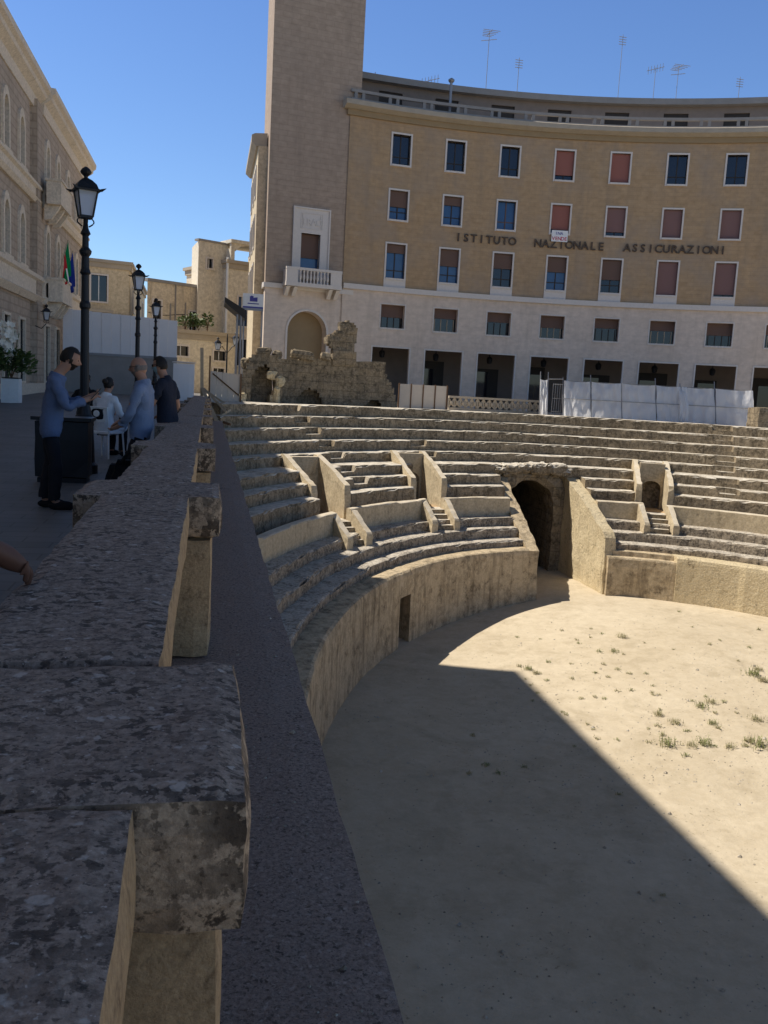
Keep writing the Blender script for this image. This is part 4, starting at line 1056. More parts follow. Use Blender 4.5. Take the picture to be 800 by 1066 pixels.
def shrub(name, label, cat, base, h, w, nleaf, mat='leaf', seed=1, grp=None, ls=.09):
    r_ = random.Random(seed); t = thing(name, label, cat, base, 0, grp); b = Vector(base)
    mb = MB()
    for k in range(6):
        a = r_.uniform(0, 6.28); e = b+Vector((math.cos(a)*w*.5, math.sin(a)*w*.5, h*r_.uniform(.6, .95)))
        mb.tube([b, b*.5+e*.5+Vector((0, 0, .1*h)), e], [.02, .014, .006], 5)
    mb.build('stem', 'woodbrown', t)
    mb = MB()
    for k in range(nleaf):
        a = r_.uniform(0, 6.28); rr = w*math.sqrt(r_.random())*.75*(1+.35*math.sin(3*a)); z = h*(.22+.78*r_.random()**.8)
        p = b+Vector((math.cos(a)*rr, math.sin(a)*rr, z*(1-.25*(rr/w)**2)))
        d = Vector((math.cos(a)+r_.uniform(-.6, .6), math.sin(a)+r_.uniform(-.6, .6), r_.uniform(-.2, 1))).normalized(); q = d.cross(Vector((r_.uniform(-1, 1), r_.uniform(-1, 1), 1))).normalized()
        l = ls*r_.uniform(.7, 1.5); mb.poly([p, p+d*l*.5+q*l*.28, p+d*l, p+d*l*.5-q*l*.28])
    mb.build('leaves', mat, t); return t
for k, (px, w, h, lab) in enumerate(((193, .5, .9, 'dark bushy potted plant at the left of the terrace'), (201, .35, 1.1, 'tall thin potted plant second from the left on the terrace'), (207, .6, .75, 'wide low potted plant in the middle of the terrace'), (216, .35, 1.2, 'tall spiky potted plant at the right of the terrace'))):
    shrub('potted_plant', lab, 'plant', aty(px, 346, 63.4).xy.to_3d()+Vector((0, 0, 4.67)), h, w, 160, seed=k+5, grp='plants on the terrace', ls=.2)
# white hoarding across the street
hd = thing('street_hoarding', 'tall white construction hoarding closing off the far end of the street', 'hoarding', (-4, 44, .35))
H0, H1 = aty(65, 322, 46), aty(185, 337, 46)
mb = MB(); n = 12
for k in range(n):
    x0 = -7.0+k*(5.4/n); x1 = x0+5.4/n-.008
    mb.box(x0, x1, 46+.02*(k % 2), 46.06+.02*(k % 2), 2.35, 4.42-.02*k)
mb.build('panel', 'white', hd)
mb = MB(); mb.box(-7.0, -1.6, 46.0, 46.1, .4, 2.34); mb.build('lower_panel', 'roofgrey', hd)
mb = MB(); mb.box(-7.02, -1.58, 45.95, 46.0, 2.28, 2.4)
for k in range(5): mb.box(-6.9+k*1.3, -6.82+k*1.3, 46.12, 46.2, .4, 4.2)
mb.build('rail', 'iron_grey', hd)
gb = thing('street_barrier', 'pale upright stone barrier block beside the end of the parapet', 'barrier', (-1.2, 40, .35))
mb = MB(); rough_box(mb, -1.55, -.62, 40, 40.4, .36, 2.05, .2, .01); mb.build('block', 'white', gb)
mb = MB(); rough_box(mb, -1.6, -.57, 39.95, 40.45, 2.052, 2.12, .2, .01); mb.build('cap', 'frame', gb)

# ------------------------------------------------------------------ street lamps
def lantern(mb_m, mb_g, c, s=.9, rot=.35):
    x, y, z = c; wf = .76
    def sq(h, w): w *= wf; return [(x+w*s*math.cos(rot+math.pi/4+k*math.pi/2), y+w*s*math.sin(rot+math.pi/4+k*math.pi/2), z+h*s) for k in range(4)]
    def ring(mb, levels):
        rs = [[mb.vert(p) for p in sq(h, w)] for h, w in levels]
        for a, b in zip(rs, rs[1:]):
            for k in range(4): mb.face((a[k], a[(k+1) % 4], b[(k+1) % 4], b[k]))
        mb.face(rs[0][::-1]); mb.face(rs[-1])
    ring(mb_g, [(.10, .155), (.46, .262)])
    ring(mb_m, [(.06, .15), (.06, .17), (.10, .172), (.10, .15)])
    ring(mb_m, [(.455, .27), (.455, .345), (.48, .35), (.50, .29), (.56, .25), (.62, .15), (.655, .06), (.66, .03)])
    for k in range(4):
        a, b = Vector(sq(.08, .165)[k]), Vector(sq(.48, .272)[k]); mb_m.tube([a, b], .014*s, 4)
        e = Vector(sq(.47, .34)[k]); mb_m.tube([e, e+(e-Vector((x, y, e.z))).normalized()*.09*s+Vector((0, 0, .03*s))], [.025*s, .004*s], 5)
    mb_m.lathe((x, y, z), [(.025*s, .65*s), (.03*s, .68*s), (.075*s, .72*s), (.085*s, .75*s), (.06*s, .79*s), (.02*s, .82*s)], 10)
    for k in range(4):
        a = rot+k*math.pi/2; P = []
        for t in range(9):
            th = t/8*4.2; r = .05+.075*math.sin(t/8*math.pi)
            P.append((x+math.cos(a)*r*s, y+math.sin(a)*r*s, z-.06*s+.15*s*t/8))
        mb_m.tube(P, .011*s, 4)
def street_lamp(loc, H, label):
    t = thing('street_lamp', label, 'street lamp', loc, 0, 'street lamps along the parapet'); x, y, z = loc
    zl = z+H-.74
    mb = MB(); mb.lathe(loc, [(.19, 0), (.19, .12), (.15, .16), (.125, .72), (.15, .78), (.105, .84), (.075, .98), (.09, 1.03), (.062, 1.1), (.056, 2.3), (.075, 2.33), (.075, 2.38), (.054, 2.42), (.05, H-1.45), (.075, H-1.42), (.055, H-1.36), (.05, H-1.2), (.078, H-1.16), (.085, H-1.12), (.045, H-1.07), (.042, H-.92), (.07, H-.89), (.04, H-.82), (.025, H-.70)], 14)
    mb.build('post', 'metal', t, smooth=False)
    m1, m2 = MB(), MB(); lantern(m1, m2, (x, y, zl)); l = m1.build('lantern', 'metal', t); m2.build('pane', 'lampglass', l)
street_lamp((-1.73, 13.3, pz(13.3)), 4.22, 'nearest and tallest looking black iron lantern post behind the man in the blue shirt')
street_lamp((-1.88, 24.7, pz(24.7)), 4.18, 'middle black iron lantern post in front of the white hoarding')
street_lamp((-2.07, 35.9, pz(35.9)), 4.02, 'farthest and smallest black iron lantern post standing before the hoarding')
P = aty(237, 352, 55)
t = thing('twin_lamp', 'small far black lamp post carrying two lanterns on arms beside the awning', 'street lamp', (P.x, 55, .45))
mb = MB(); mb.lathe((P.x, 55, .45), [(.14, 0), (.1, .6), (.05, .7), (.045, P.z-.5), (.02, P.z-.2)], 8); mb.tube([(P.x-.55, 55, P.z-.75), (P.x-.3, 55, P.z-.5), (P.x, 55, P.z-.9), (P.x+.3, 55, P.z-.5), (P.x+.5, 55, P.z-.35)], .03, 5); mb.build('post', 'metal', t)
for dx, dz in ((-.55, -.75), (.5, -.4)):
    m1, m2 = MB(), MB(); lantern(m1, m2, (P.x+dx, 55, P.z+dz-.05), 1.0); l = m1.build('lantern', 'metal', t); m2.build('pane', 'lampglass', l)
# wall lantern on the palazzo
P = atz(38, 320, 3.4) if False else Vector((PX+.5, 41.2, 3.6))
t = thing('wall_lantern', 'small black lantern on a bracket on the palazzo wall', 'lantern', (PX+.1, 41.2, 3.6))
m1, m2 = MB(), MB(); lantern(m1, m2, (PX+.55, 41.2, 3.5), .9); m1.tube([(PX+.1, 41.2, 3.3), (PX+.35, 41.2, 3.2), (PX+.55, 41.2, 3.42)], .02, 5); l = m1.build('lantern', 'metal', t); m2.build('pane', 'lampglass', l)

# ------------------------------------------------------------------ awning, billboard, fences, ruin
aw = thing('dark_awning', 'dark sloping awning on thin posts in front of the pale house', 'awning', (1.3, 50, .45))
a0, a1 = Vector((.72, 50, 5.6)), Vector((1.86, 50, 4.75))
mb = MB(); D = Vector((0, 3.2, 0)); T = Vector((0, 0, .5))
mb.hexa([a0, a1, a1+D, a0+D, a0+T*.55, a1+T, a1+D+T, a0+D+T*.55]); mb.build('canopy', 'awning', aw)
for x in (1.42, 1.62):
    mb = MB(); mb.tube([(x, 50.1, .45), (x, 50.1, 5.0)], .06, 8); mb.build('post', 'iron_grey', aw)
bb = thing('billboard', 'small white sign board with a dark emblem fixed beside the base of the brick tower', 'sign', (2.3, 51, 4))
mb = MB(); mb.box(1.72, 2.86, 51.0, 51.08, 5.45, 6.25); mb.build('board', 'whitepaint', bb)
mb = MB(); mb.prism([(2.10, 5.82), (2.10, 6.08), (2.2, 6.14), (2.3, 6.1), (2.3, 6.02), (2.52, 6.06), (2.52, 5.82)], 50.985, 50.998, lambda p, q, d: Vector((p, d, q))); mb.box(1.98, 2.6, 50.985, 50.998, 5.68, 5.73); mb.box(1.73, 2.85, 50.985, 50.998, 5.46, 5.54); mb.build('emblem', 'signblue', bb)
mb = MB(); mb.box(1.72, 2.86, 50.98, 51.1, 5.33, 5.45); mb.build('frame', 'iron_grey', bb)
for xa in (1.8, 2.8):
    mb = MB(); mb.tube([(xa, 51.04, .45), (xa, 51.04, 5.33)], .05, 6); mb.build('post', 'iron_grey', bb)
# pale board fence left of the ruin
bf = thing('board_fence', 'low pale board fence with a diagonal brace left of the ruin', 'fence', (.9, 42.5, .45))
mb = MB()
for k in range(5): mb.box(.06+.27*k, .06+.27*k+.262, 42.5, 42.53, .45, 1.80-.02*k)
mb.build('panel', 'board', bf)
for xa, zt in ((-.02, 2.5), (1.42, 1.75)):
    mb = MB(); mb.box(xa, xa+.075, 42.42, 42.5, .45, zt); mb.build('post', 'woodbrown', bf)
mb = MB(); mb.tube([(.16, 42.46, 1.7), (1.38, 42.46, .75)], .03, 4); mb.build('brace', 'woodbrown', bf)
b2 = thing('board_fence', 'pale board fence with brown posts between the ruin and the lattice balustrade', 'fence', (10.4, 45.6, .45))
q0, q1 = aty(416, 401, 45.6), aty(466, 403, 45.6)
n = 4
for k in range(n):
    x0 = q0.x+(q1.x-q0.x)*k/n
    mb = MB(); mb.box(x0+.03, x0+(q1.x-q0.x)/n-.03, 45.6, 45.64, .45, 1.72); mb.build('panel', 'board', b2)
for k in range(n+1):
    mb = MB(); x0 = q0.x+(q1.x-q0.x)*k/n; mb.box(x0-.028, x0+.028, 45.56, 45.66, .45, 1.76); mb.build('post', 'woodbrown', b2)
# pierced concrete balustrade in front of the arcade
lb = thing('lattice_balustrade', 'low pierced grey concrete balustrade in front of the arcade', 'balustrade', (15, 47.6, .45))
l0, l1 = aty(467, 420, 47.6), aty(563, 428, 47.0)
mb = MB(); nL = 16
def lmap(s, z, d): 
    p = l0.lerp(l1, s); return Vector((p.x, p.y-d, z))
mb.hexa([lmap(0, .45, .1), lmap(1, .45, .1), lmap(1, .45, -.1), lmap(0, .45, -.1), lmap(0, .6, .1), lmap(1, .6, .1), lmap(1, .6, -.1), lmap(0, .6, -.1)])
mb.hexa([lmap(0, 1.12, .12), lmap(1, 1.12, .12), lmap(1, 1.12, -.12), lmap(0, 1.12, -.12), lmap(0, 1.24, .12), lmap(1, 1.24, .12), lmap(1, 1.24, -.12), lmap(0, 1.24, -.12)])
mb.build('rail', 'cornice', lb)
mb = MB()
for k in range(nL):
    a, b = k/nL, (k+1)/nL; m = (a+b)/2
    for z0, z1 in ((.6, 1.12), (1.12, .6)):
        mb.tube([lmap(a, z0, 0), lmap(b, z1, 0)], .055, 4)
    mb.tube([lmap(a, .6, 0), lmap(a, 1.12, 0)], .05, 4)
    c = lmap(m, .86, .0); mb.lathe((c.x, c.y, .76), [(.1, 0), (.12, .1), (.1, .2)], 8)
mb.build('lattice', 'cornice', lb)
# propping timbers at the far end of the parapet
tf = thing('timber_props', 'leaning pale timber posts and struts propping the end of the parapet', 'timber props', (.2, 33.6, 0))
def tp(px, py, Y): return aty(px, py, Y)
for k, (a, b, r_) in enumerate(((tp(210.5, 362, 34), tp(210.5, 412, 34), .06), (tp(211, 405, 34), tp(227, 441, 31.5), .065), (tp(213, 405, 34), tp(236, 429, 32.5), .04), (tp(215, 407, 34.4), tp(240, 424, 33.5), .035), (tp(226, 436, 32), tp(240, 427, 33), .03), (tp(218, 434, 32.5), tp(240, 442, 31.8), .04), (tp(227, 438, 31.6), tp(228, 448, 31.4), .05))):
    mb = MB(); d = (b-a).normalized(); s_ = d.cross(Vector((0, 1, 0))).normalized()*r_; f_ = d.cross(s_).normalized()*r_
    mb.hexa([a-s_-f_, a+s_-f_, a+s_+f_, a-s_+f_, b-s_-f_, b+s_-f_, b+s_+f_, b-s_+f_]); mb.build('timber', 'wood' if k != 5 else 'woodbrown', tf)
# ruined wall
rn = thing('ruined_wall', 'ruined Roman masonry wall with a broken niche and a tall stump in front of the tower', 'ruin', (5, 44.6, .4))
def slab(outline, y0, y1, mat, name, seed, cell=.14, amp=.07, mi=0):
    """thick ragged wall from an outline in (x, z): gridded faces, rough surface"""
    xs0 = min(p[0] for p in outline); xs1 = max(p[0] for p in outline); zs0 = min(p[1] for p in outline); zs1 = max(p[1] for p in outline)
    def inside(x, z):
        c = False; n = len(outline)
        for i in range(n):
            (x1, z1), (x2, z2) = outline[i], outline[(i+1) % n]
            if (z1 > z) != (z2 > z) and x < (x2-x1)*(z-z1)/(z2-z1)+x1: c = not c
        return c
    nx = int((xs1-xs0)/cell)+1; nz2 = int((zs1-zs0)/cell)+1
    cellin = {(i, k) for i in range(nx) for k in range(nz2) if inside(xs0+(i+.5)*cell, zs0+(k+.5)*cell)}
    mb = MB(); V = {}
    def vv(i, k, s):
        if (i, k, s) not in V:
            p = Vector((xs0+i*cell, (y0, y1)[s], zs0+k*cell)); p.x += .07*nz(p, 1.6, seed); p.z += .07*nz(p, 1.6, seed+11); p.y += amp*1.4*nz(p, 1.1, seed+5)+amp*.6*nz(p, 4, seed+2)
            V[i, k, s] = mb.vert(p, (p.x, p.z))
        return V[i, k, s]
    for i, k in cellin:
        mb.face((vv(i, k, 0), vv(i+1, k, 0), vv(i+1, k+1, 0), vv(i, k+1, 0))); mb.face((vv(i, k, 1), vv(i, k+1, 1), vv(i+1, k+1, 1), vv(i+1, k, 1)))
        for (di, dk), (e0, e1) in (((-1, 0), ((i, k), (i, k+1))), ((1, 0), ((i+1, k+1), (i+1, k))), ((0, -1), ((i+1, k), (i, k))), ((0, 1), ((i, k+1), (i+1, k+1)))):
            if (i+di, k+dk) not in cellin: mb.face((vv(*e0, 0), vv(*e1, 0), vv(*e1, 1), vv(*e0, 1)))
    return mb.build(name, mat, rn)
low_arch = lambda c, r, h: [(c+r*math.cos(math.pi*k/6), .3+h*math.sin(math.pi*k/6)) for k in range(7)]
slab([(3.3, .2), (3.35, 2.62), (5.5, 2.7), (7.2, 2.72), (8.7, 2.75), (8.75, 2.1), (9.1, 1.6), (9.35, .9), (9.4, .2)]+low_arch(8.2, .45, .55)+low_arch(5.0, .75, .95)[0:0]+low_arch(4.95, .72, .95), 44.6, 45.6, 'ruin', 'wall', 501, .12, .06)
mb = MB(); mb.box(4.0, 8.8, 45.3, 45.55, .3, 1.6); mb.build('backing', 'ruin', rn)
slab([(1.45, .2), (1.5, 1.6), (1.8, 2.3), (2.0, 2.75), (2.6, 2.85), (3.2, 2.7), (3.5, 2.5), (3.55, .2), (3.12, .2), (3.05, .9), (3.12, 1.5), (2.95, 2.0), (2.6, 2.28), (2.25, 2.1), (2.02, 1.6), (1.95, .9), (1.98, .2)], 44.1, 45.2, 'ruin', 'niche', 511, .14, .1)
for q_, (xa, xb, ya, za, zb2) in enumerate(((3.1, 3.42, 43.75, .3, 1.25), (3.2, 3.6, 43.85, 1.2, 1.75), (1.45, 1.8, 43.8, .3, .9))):
    mb = MB(); rough_box(mb, xa, xb, ya, 44.3, za, zb2, .1, .07, off=q_*3+2, bev=.06); mb.build('lit_pier', 'core', rn)  # paler stone than the ruin, standing in for its sunlit edges
mb = MB(); rough_box(mb, 1.7, 3.1, 45.0, 45.3, .3, 2.4, .2, .06, off=3); mb.build('niche_back', 'ruin', rn)
slab([(6.0, 2.5), (5.95, 3.3), (5.65, 3.6), (5.7, 3.85), (6.3, 4.2), (6.35, 4.55), (6.7, 4.68), (7.1, 4.5), (7.22, 4.1), (7.1, 3.4), (7.25, 2.5)], 44.5, 45.4, 'ruin', 'stump', 521, .11, .09)
for k, (x0, x1, z0, z1, an) in enumerate(((3.9, 5.1, 2.62, 3.08, .1), (2.2, 3.0, 2.75, 3.12, -.1), (5.4, 5.9, 2.68, 3.05, .1), (3.0, 3.5, 2.5, 3.0, .2), (1.5, 1.95, 2.0, 2.55, -.2), (2.75, 3.3, 1.55, 2.0, .1), (2.9, 3.3, .3, .85, 0.1))):
    c = Vector(((x0+x1)/2, 44.7, (z0+z1)/2)); mb = MB()
    fr = lambda x, y, z, c=c, an=an: c+Matrix.Rotation(an, 3, 'Y') @ (Vector((x, y, z))-c)
    rough_box(mb, x0, x1, 44.3 if k < 5 else 44.0, 45.2, z0, z1, .16, .06, fr=fr, off=k*4, bev=.06); mb.build('fallen_block', 'core' if k in (5, 6) else 'ruin', rn)  # two blocks by the niche get the paler stone, coloured as if sunlit
# stone stub at the right end above the seats
P = aty(793, 430, 39.6)
st = thing('stone_stub', 'brown squared stone block at the right end of the white tarpaulin fence', 'stone block', (P.x+.4, 39.6, .45))
mb = MB(); rough_box(mb, P.x-.35, P.x+1.6, 39.3, 40.3, .44, 1.5, .2, .04, off=8, bev=.04); tag(mb.build('block', 'ruin', st))
# white tarpaulin fence along the rim
tf = thing('tarpaulin_fence', 'long white tarpaulin fence on steel posts along the rim of the seating', 'fence', (24, 43.2, .45))
TRR = 29.5
def tfm(a, z, d): return Vector((18.5+.98*(a-.15)*TRR-.199*d, 45.1-.199*(a-.15)*TRR-.98*d, z))
def ang_at(px):
    best = min((abs(_pj(tfm(k*.002, 1.4, 0))[0]-px), k*.002) for k in range(0, 330)); return best[1]
edges = [587, 615, 647.5, 683, 710, 745, 785]
TOPZ = 2.38
def sheet(a0_, a1_, name, sd, bulge=.0):
    mb = MB(); nx, nz2 = 30, 14; ids = []
    for j in range(nz2+1):
        for i in range(nx+1):
            u_, v_ = i/nx, j/nz2; a = a0_+(a1_-a0_)*u_; z = .42+(TOPZ-.42)*v_
            d = .055*math.sin(u_*15+sd+1.2*math.sin(v_*2.5+sd))*(.35+.65*abs(v_-.5)*2)+.09*nz((u_*5, v_*3, sd), 1)+.07*nz((u_*11, v_*5, sd), 1)-.78*v_+.30
            sag = .05*math.sin(math.pi*u_)*(1 if v_ > .9 else 0)
            ids.append(mb.vert(tfm(a, z-sag, .06+d+bulge*math.sin(math.pi*v_))))
    for j in range(nz2):
        for i in range(nx): mb.face((ids[j*(nx+1)+i], ids[j*(nx+1)+i+1], ids[(j+1)*(nx+1)+i+1], ids[(j+1)*(nx+1)+i]))
    return mb.build(name, 'tarp', tf, smooth=True)
ea = [ang_at(e) for e in edges]
for k, (a, b) in enumerate(zip(ea, ea[1:])):
    sheet(a+.001, b-.001, 'tarpaulin', k*2.3)
    for q in (0,):
        mb = MB(); p0, p1 = tfm(a, .42, .34), tfm(a, 2.75 if k % 2 else 2.55, -.62); mb.tube([p0, p1], .025, 6); mb.build('post', 'iron_grey', tf)
mb = MB()
for z in (1.42, 2.36):
    mb.tube([tfm(ea[0]+(ea[-1]-ea[0])*q/24, z, -.46 if z > 2 else .06) for q in range(25)], .018, 5)
mb.build('rail', 'iron_grey', tf)
e0, e1 = ang_at(563), ang_at(571)
sheet(e0, e1, 'tarpaulin', 9.1)
for e_ in (e0, e1):
    mb = MB(); mb.tube([tfm(e_, .42, .1), tfm(e_, 2.78, -.5)], .025, 6); mb.build('post', 'iron_grey', tf)
mb = MB(); mb.tube([tfm(e1, 2.4, -.4), tfm(ea[0], 2.45, -.4)], .03, 6); mb.build('crossbar', 'iron_grey', tf)
gt = thing('wire_gate', 'narrow grey steel gate of bars between the two tarpaulin pieces', 'gate', tfm((e1+ea[0])/2, .45, -.3))
mb = MB()
for q in range(5):
    a = e1+(ea[0]-e1)*(.35+.6*q/4); mb.tube([tfm(a, .5, -.3), tfm(a, 2.2, -.3)], .018, 5)
for z in (.7, 1.4, 2.15): mb.tube([tfm(e1+(ea[0]-e1)*.35, z, -.3), tfm(e1+(ea[0]-e1)*.95, z, -.3)], .018, 5)
mb.build('bars', 'iron_grey', gt)
# a loose sheet folded round the corner at 710
sheet(ea[4]-.006, ea[4]+.010, 'tarpaulin', 4.4, .28)

# ------------------------------------------------------------------ people
def skin(name, J, E, mat, parent, sub=2, root=None, flat=None):
    keys = list(J); me = bpy.data.meshes.new(name)
    me.from_pydata([J[k][0] for k in keys], [(keys.index(a), keys.index(b)) for a, b in E], [])
    o = bpy.data.objects.new(name, me); COL.objects.link(o)
    md = o.modifiers.new('skin', 'SKIN'); md.use_smooth_shade = True
    sv = me.skin_vertices[0].data
    for i, k in enumerate(keys):
        r_ = J[k][1]; sv[i].radius = (r_, r_) if isinstance(r_, (int, float)) else r_
        sv[i].use_root = (k == (root or keys[0]))
    ss = o.modifiers.new('sub', 'SUBSURF'); ss.levels = sub; ss.render_levels = sub
    dg = bpy.context.evaluated_depsgraph_get(); dg.update()
    m2 = bpy.data.meshes.new_from_object(o.evaluated_get(dg)); m2.name = name
    o.modifiers.clear(); o.data = m2; bpy.data.meshes.remove(me)
    if flat: 
        for v in m2.vertices: flat(v)
    m2.materials.clear(); m2.materials.append(M_[mat])
    for p in m2.polygons: p.use_smooth = True; p.material_index = 0
    o.parent = parent; return o
def blob(name, c, r, mat, parent, keep=None, rot=None, jit=0.0, n=(20, 14), thick=None):
    me = bpy.data.meshes.new(name); vs, fs = [], []
    nu, nv = n
    for j in range(nv+1):
        for i in range(nu):
            th, ph_ = 2*math.pi*i/nu, math.pi*j/nv
            p = Vector((math.cos(th)*math.sin(ph_), math.sin(th)*math.sin(ph_), math.cos(ph_)))
            q = Vector((p.x*r[0], p.y*r[1], p.z*r[2]))
            if jit: q *= 1+jit*nz(p, 3.5, 2)
            if rot: q = rot @ q
            vs.append(Vector(c)+q)
    for j in range(nv):
        for i in range(nu):
            f = (j*nu+i, j*nu+(i+1) % nu, (j+1)*nu+(i+1) % nu, (j+1)*nu+i)
            if keep is None or keep(sum((vs[k] for k in f), Vector())/4-Vector(c)): fs.append(f)
    me.from_pydata(vs, [], fs); me.materials.append(M_[mat])
    for p in me.polygons: p.use_smooth = True
    o = bpy.data.objects.new(name, me); COL.objects.link(o); o.parent = parent; return o
def lerp(a, b, t): return tuple(a[i]+(b[i]-a[i])*t for i in range(3))
def person(label, loc, rz, lean=0.0, hip=.92, arms=None, legs=None, head=(0, 0), mask=None, shirt='denim', trousers='trousers', hair='hair', sleeves=1.0, bald=False, beard=None, cap=None, glasses=False, ponytail=False, scale=1.0, build=1.0, tone='skin'):
    t = thing('person', label, 'person', loc, rz); t.scale = (scale,)*3
    h = hip
    def L(y, z): return (0, y+lean*(z-h), z)
    pel, spi, che, nkb = L(0, h+.02), L(0.0, h+.18), L(.01, h+.36), L(-.01, h+.53)
    nk = L(.005+head[0]*.02, h+.585); hb = L(.03+head[0]*.06, h+.65); hm = L(.04+head[0]*.10, h+.72); ht = L(.025+head[0]*.14, h+.79)
    hm = (hm[0]+head[1]*.02, hm[1], hm[2])
    sh = {s: (s*.175*build, che[1]-.015, h+.475) for s in (-1, 1)}
    J = {'pel': (pel, .125*build), 'spi': (spi, .115*build), 'che': (che, .135*build), 'nkb': (nkb, .075), 'nk': (nk, .054), 'hb': (hb, .07), 'hm': (hm, .088), 'ht': (ht, .072)}
    E = [('pel', 'spi'), ('spi', 'che'), ('che', 'nkb'), ('nkb', 'nk'), ('nk', 'hb'), ('hb', 'hm'), ('hm', 'ht')]
    for s in (-1, 1):
        el, wr, hd_ = arms[s]
        n = '%d' % s
        J['sh'+n] = (sh[s], .062); J['el'+n] = (el, .042); J['wr'+n] = (wr, .028); J['pa'+n] = (hd_, .034)
        E += [('che', 'sh'+n), ('sh'+n, 'el'+n), ('el'+n, 'wr'+n), ('wr'+n, 'pa'+n)]
        d = (Vector(hd_)-Vector(wr)).normalized(); side = Vector((-s, 0, 0)); up = d.cross(side).normalized()
        for k in range(4):
            o_ = Vector(hd_)+d*.03+side*(.028*(1.5-k)/1.5)*.9
            ln = (.066, .078, .074, .058)[k]
            m_ = o_+d*ln*.55; e_ = o_+d*ln*.8-up*ln*.45*s*(1 if s > 0 else -1)
            J['f%d%s' % (k, n)] = (tuple(m_), .0095); J['g%d%s' % (k, n)] = (tuple(e_), .008); E += [('pa'+n, 'f%d%s' % (k, n)), ('f%d%s' % (k, n), 'g%d%s' % (k, n))]
        tb = Vector(hd_)+side*.04-d*.005; te = tb+side*.02+d*.045
        J['t0'+n] = (tuple(tb), .012); J['t1'+n] = (tuple(te), .0095); E += [('pa'+n, 't0'+n), ('t0'+n, 't1'+n)]
    for s in (-1, 1):
        n = '%d' % s; hp, kn, an, to = legs[s]
        J['hp'+n] = (hp, .085); J['kn'+n] = (kn, .055); J['an'+n] = (an, .04); J['to'+n] = (to, .03); E += [('pel', 'hp'+n), ('hp'+n, 'kn'+n), ('kn'+n, 'an'+n), ('an'+n, 'to'+n)]
    def flat(v):
        zz = v.co.z
        if h-.15 < zz < h+.5:
            ay = lean*(zz-h)
            if abs(v.co.x) < .22 and abs(v.co.y-ay) < .2: v.co.y = ay+(v.co.y-ay)*.8
    body = skin('body', J, E, tone, t, 2, 'pel', flat)
    me = body.data
    # which bone each vertex belongs to
    def seg_d(p, a, b):
        a, b = Vector(a), Vector(b); ab = b-a; u = max(0, min(1, (p-a).dot(ab)/ab.length_squared)); return (p-(a+ab*u)).length, u
    bone = []
    for v in me.vertices:
        best = None
        for e in E:
            if e[1][0] in 'fgt' and e[1][:2] != 'to' : nm_ = 'hand'
            else: nm_ = e
            d, u = seg_d(v.co, J[e[0]][0], J[e[1]][0]); r_ = J[e[0]][1]*(1-u)+J[e[1]][1]*u
            if best is None or d-r_ < best[0]: best = (d-r_, nm_, u)
        bone.append(best)
    nrm = [v.normal.copy() for v in me.vertices]
    def garment(name, mat, test, offs, wob):
        keep = [test(i) for i in range(len(me.vertices))]; idx = {}; vs, fs = [], []
        for p in me.polygons:
            if all(keep[i] for i in p.vertices):
                f = []
                for i in p.vertices:
                    if i not in idx:
                        idx[i] = len(vs); c = me.vertices[i].co; o_ = offs(i)+wob*nz((c.x, c.y, c.z*1.6), 9, len(label))+wob*.6*nz((c.x, c.y, c.z), 22, 3); vs.append(c+nrm[i]*o_)
                    f.append(idx[i])
                fs.append(f)
        m = bpy.data.meshes.new(name); m.from_pydata(vs, [], fs); m.materials.append(M_[mat])
        for p in m.polygons: p.use_smooth = True
        o = bpy.data.objects.new(name, m); COL.objects.link(o); o.parent = t; return o
    def is_arm(b): return b[1] != 'hand' and b[1][1][:2] in ('el', 'wr')
    def t_shirt(i):
        d, b, u = bone[i]; z = me.vertices[i].co.z
        if b == 'hand' or b[1][:2] == 'pa': return False
        if b[1][:2] == 'el': return sleeves > .9 or u < sleeves
        if b[1][:2] == 'wr': return sleeves > .9 and u < .88
        if b in (('pel', 'spi'), ('spi', 'che'), ('che', 'nkb')) or b[1][:2] == 'sh': return True
        if b == ('nkb', 'nk'): return u < .25
        if b[0] == 'pel' or b[0][:2] == 'hp': return z > h-.13
        return False
    def t_tr(i):
        d, b, u = bone[i]; z = me.vertices[i].co.z
        if b == 'hand': return False
        if b[1][:2] in ('hp', 'kn'): return True
        if b[1][:2] == 'an': return u < .97
        return b == ('pel', 'spi') and z < h+.06
    garment('shirt', shirt, t_shirt, lambda i: (.014 if is_arm(bone[i]) else .024)+(.014 if me.vertices[i].co.z < h+.1 and not is_arm(bone[i]) else 0), .017)
    garment('trousers', trousers, t_tr, lambda i: .012+(.012 if bone[i][1][1][:2] == 'an' else 0), .008)
    for s in (-1, 1):
        hp, kn, an, to = legs[s]; c = lerp(an, to, .55)
        blob('shoe', (c[0], c[1], c[2]-.015), (.05, .145, .055), 'blackcloth', t, rot=Matrix.Rotation(math.atan2(-(to[0]-an[0]), to[1]-an[1]), 3, 'Z'))
    # head: one shaped surface merged into the body mesh; hair and beard are shells of the same shape
    hc = Vector((hm[0], hm[1]-.012, hm[2])); tilt = Matrix.Rotation(-head[0]*.5, 3, 'X')
    def hsurf(p, k=1.0):
        q = Vector((p.x*.076, p.y*.098, p.z*.118))
        if p.z < 0: q.x *= 1-.30*p.z*p.z; q.y *= 1-.10*p.z*p.z; q.y += .012*p.z*p.z
        if p.y > 0:
            q.y += .030*math.exp(-(p.x/.16)**2-((p.z+.16)/.15)**2)+.012*math.exp(-(p.x/.13)**2-((p.z-.02)/.16)**2)
            q.y -= .010*(math.exp(-((abs(p.x)-.38)/.16)**2-((p.z-.06)/.12)**2))
            q.y += .006*math.exp(-(p.x/.28)**2-((p.z+.50)/.09)**2)+.010*math.exp(-(p.x/.25)**2-((p.z+.85)/.14)**2)
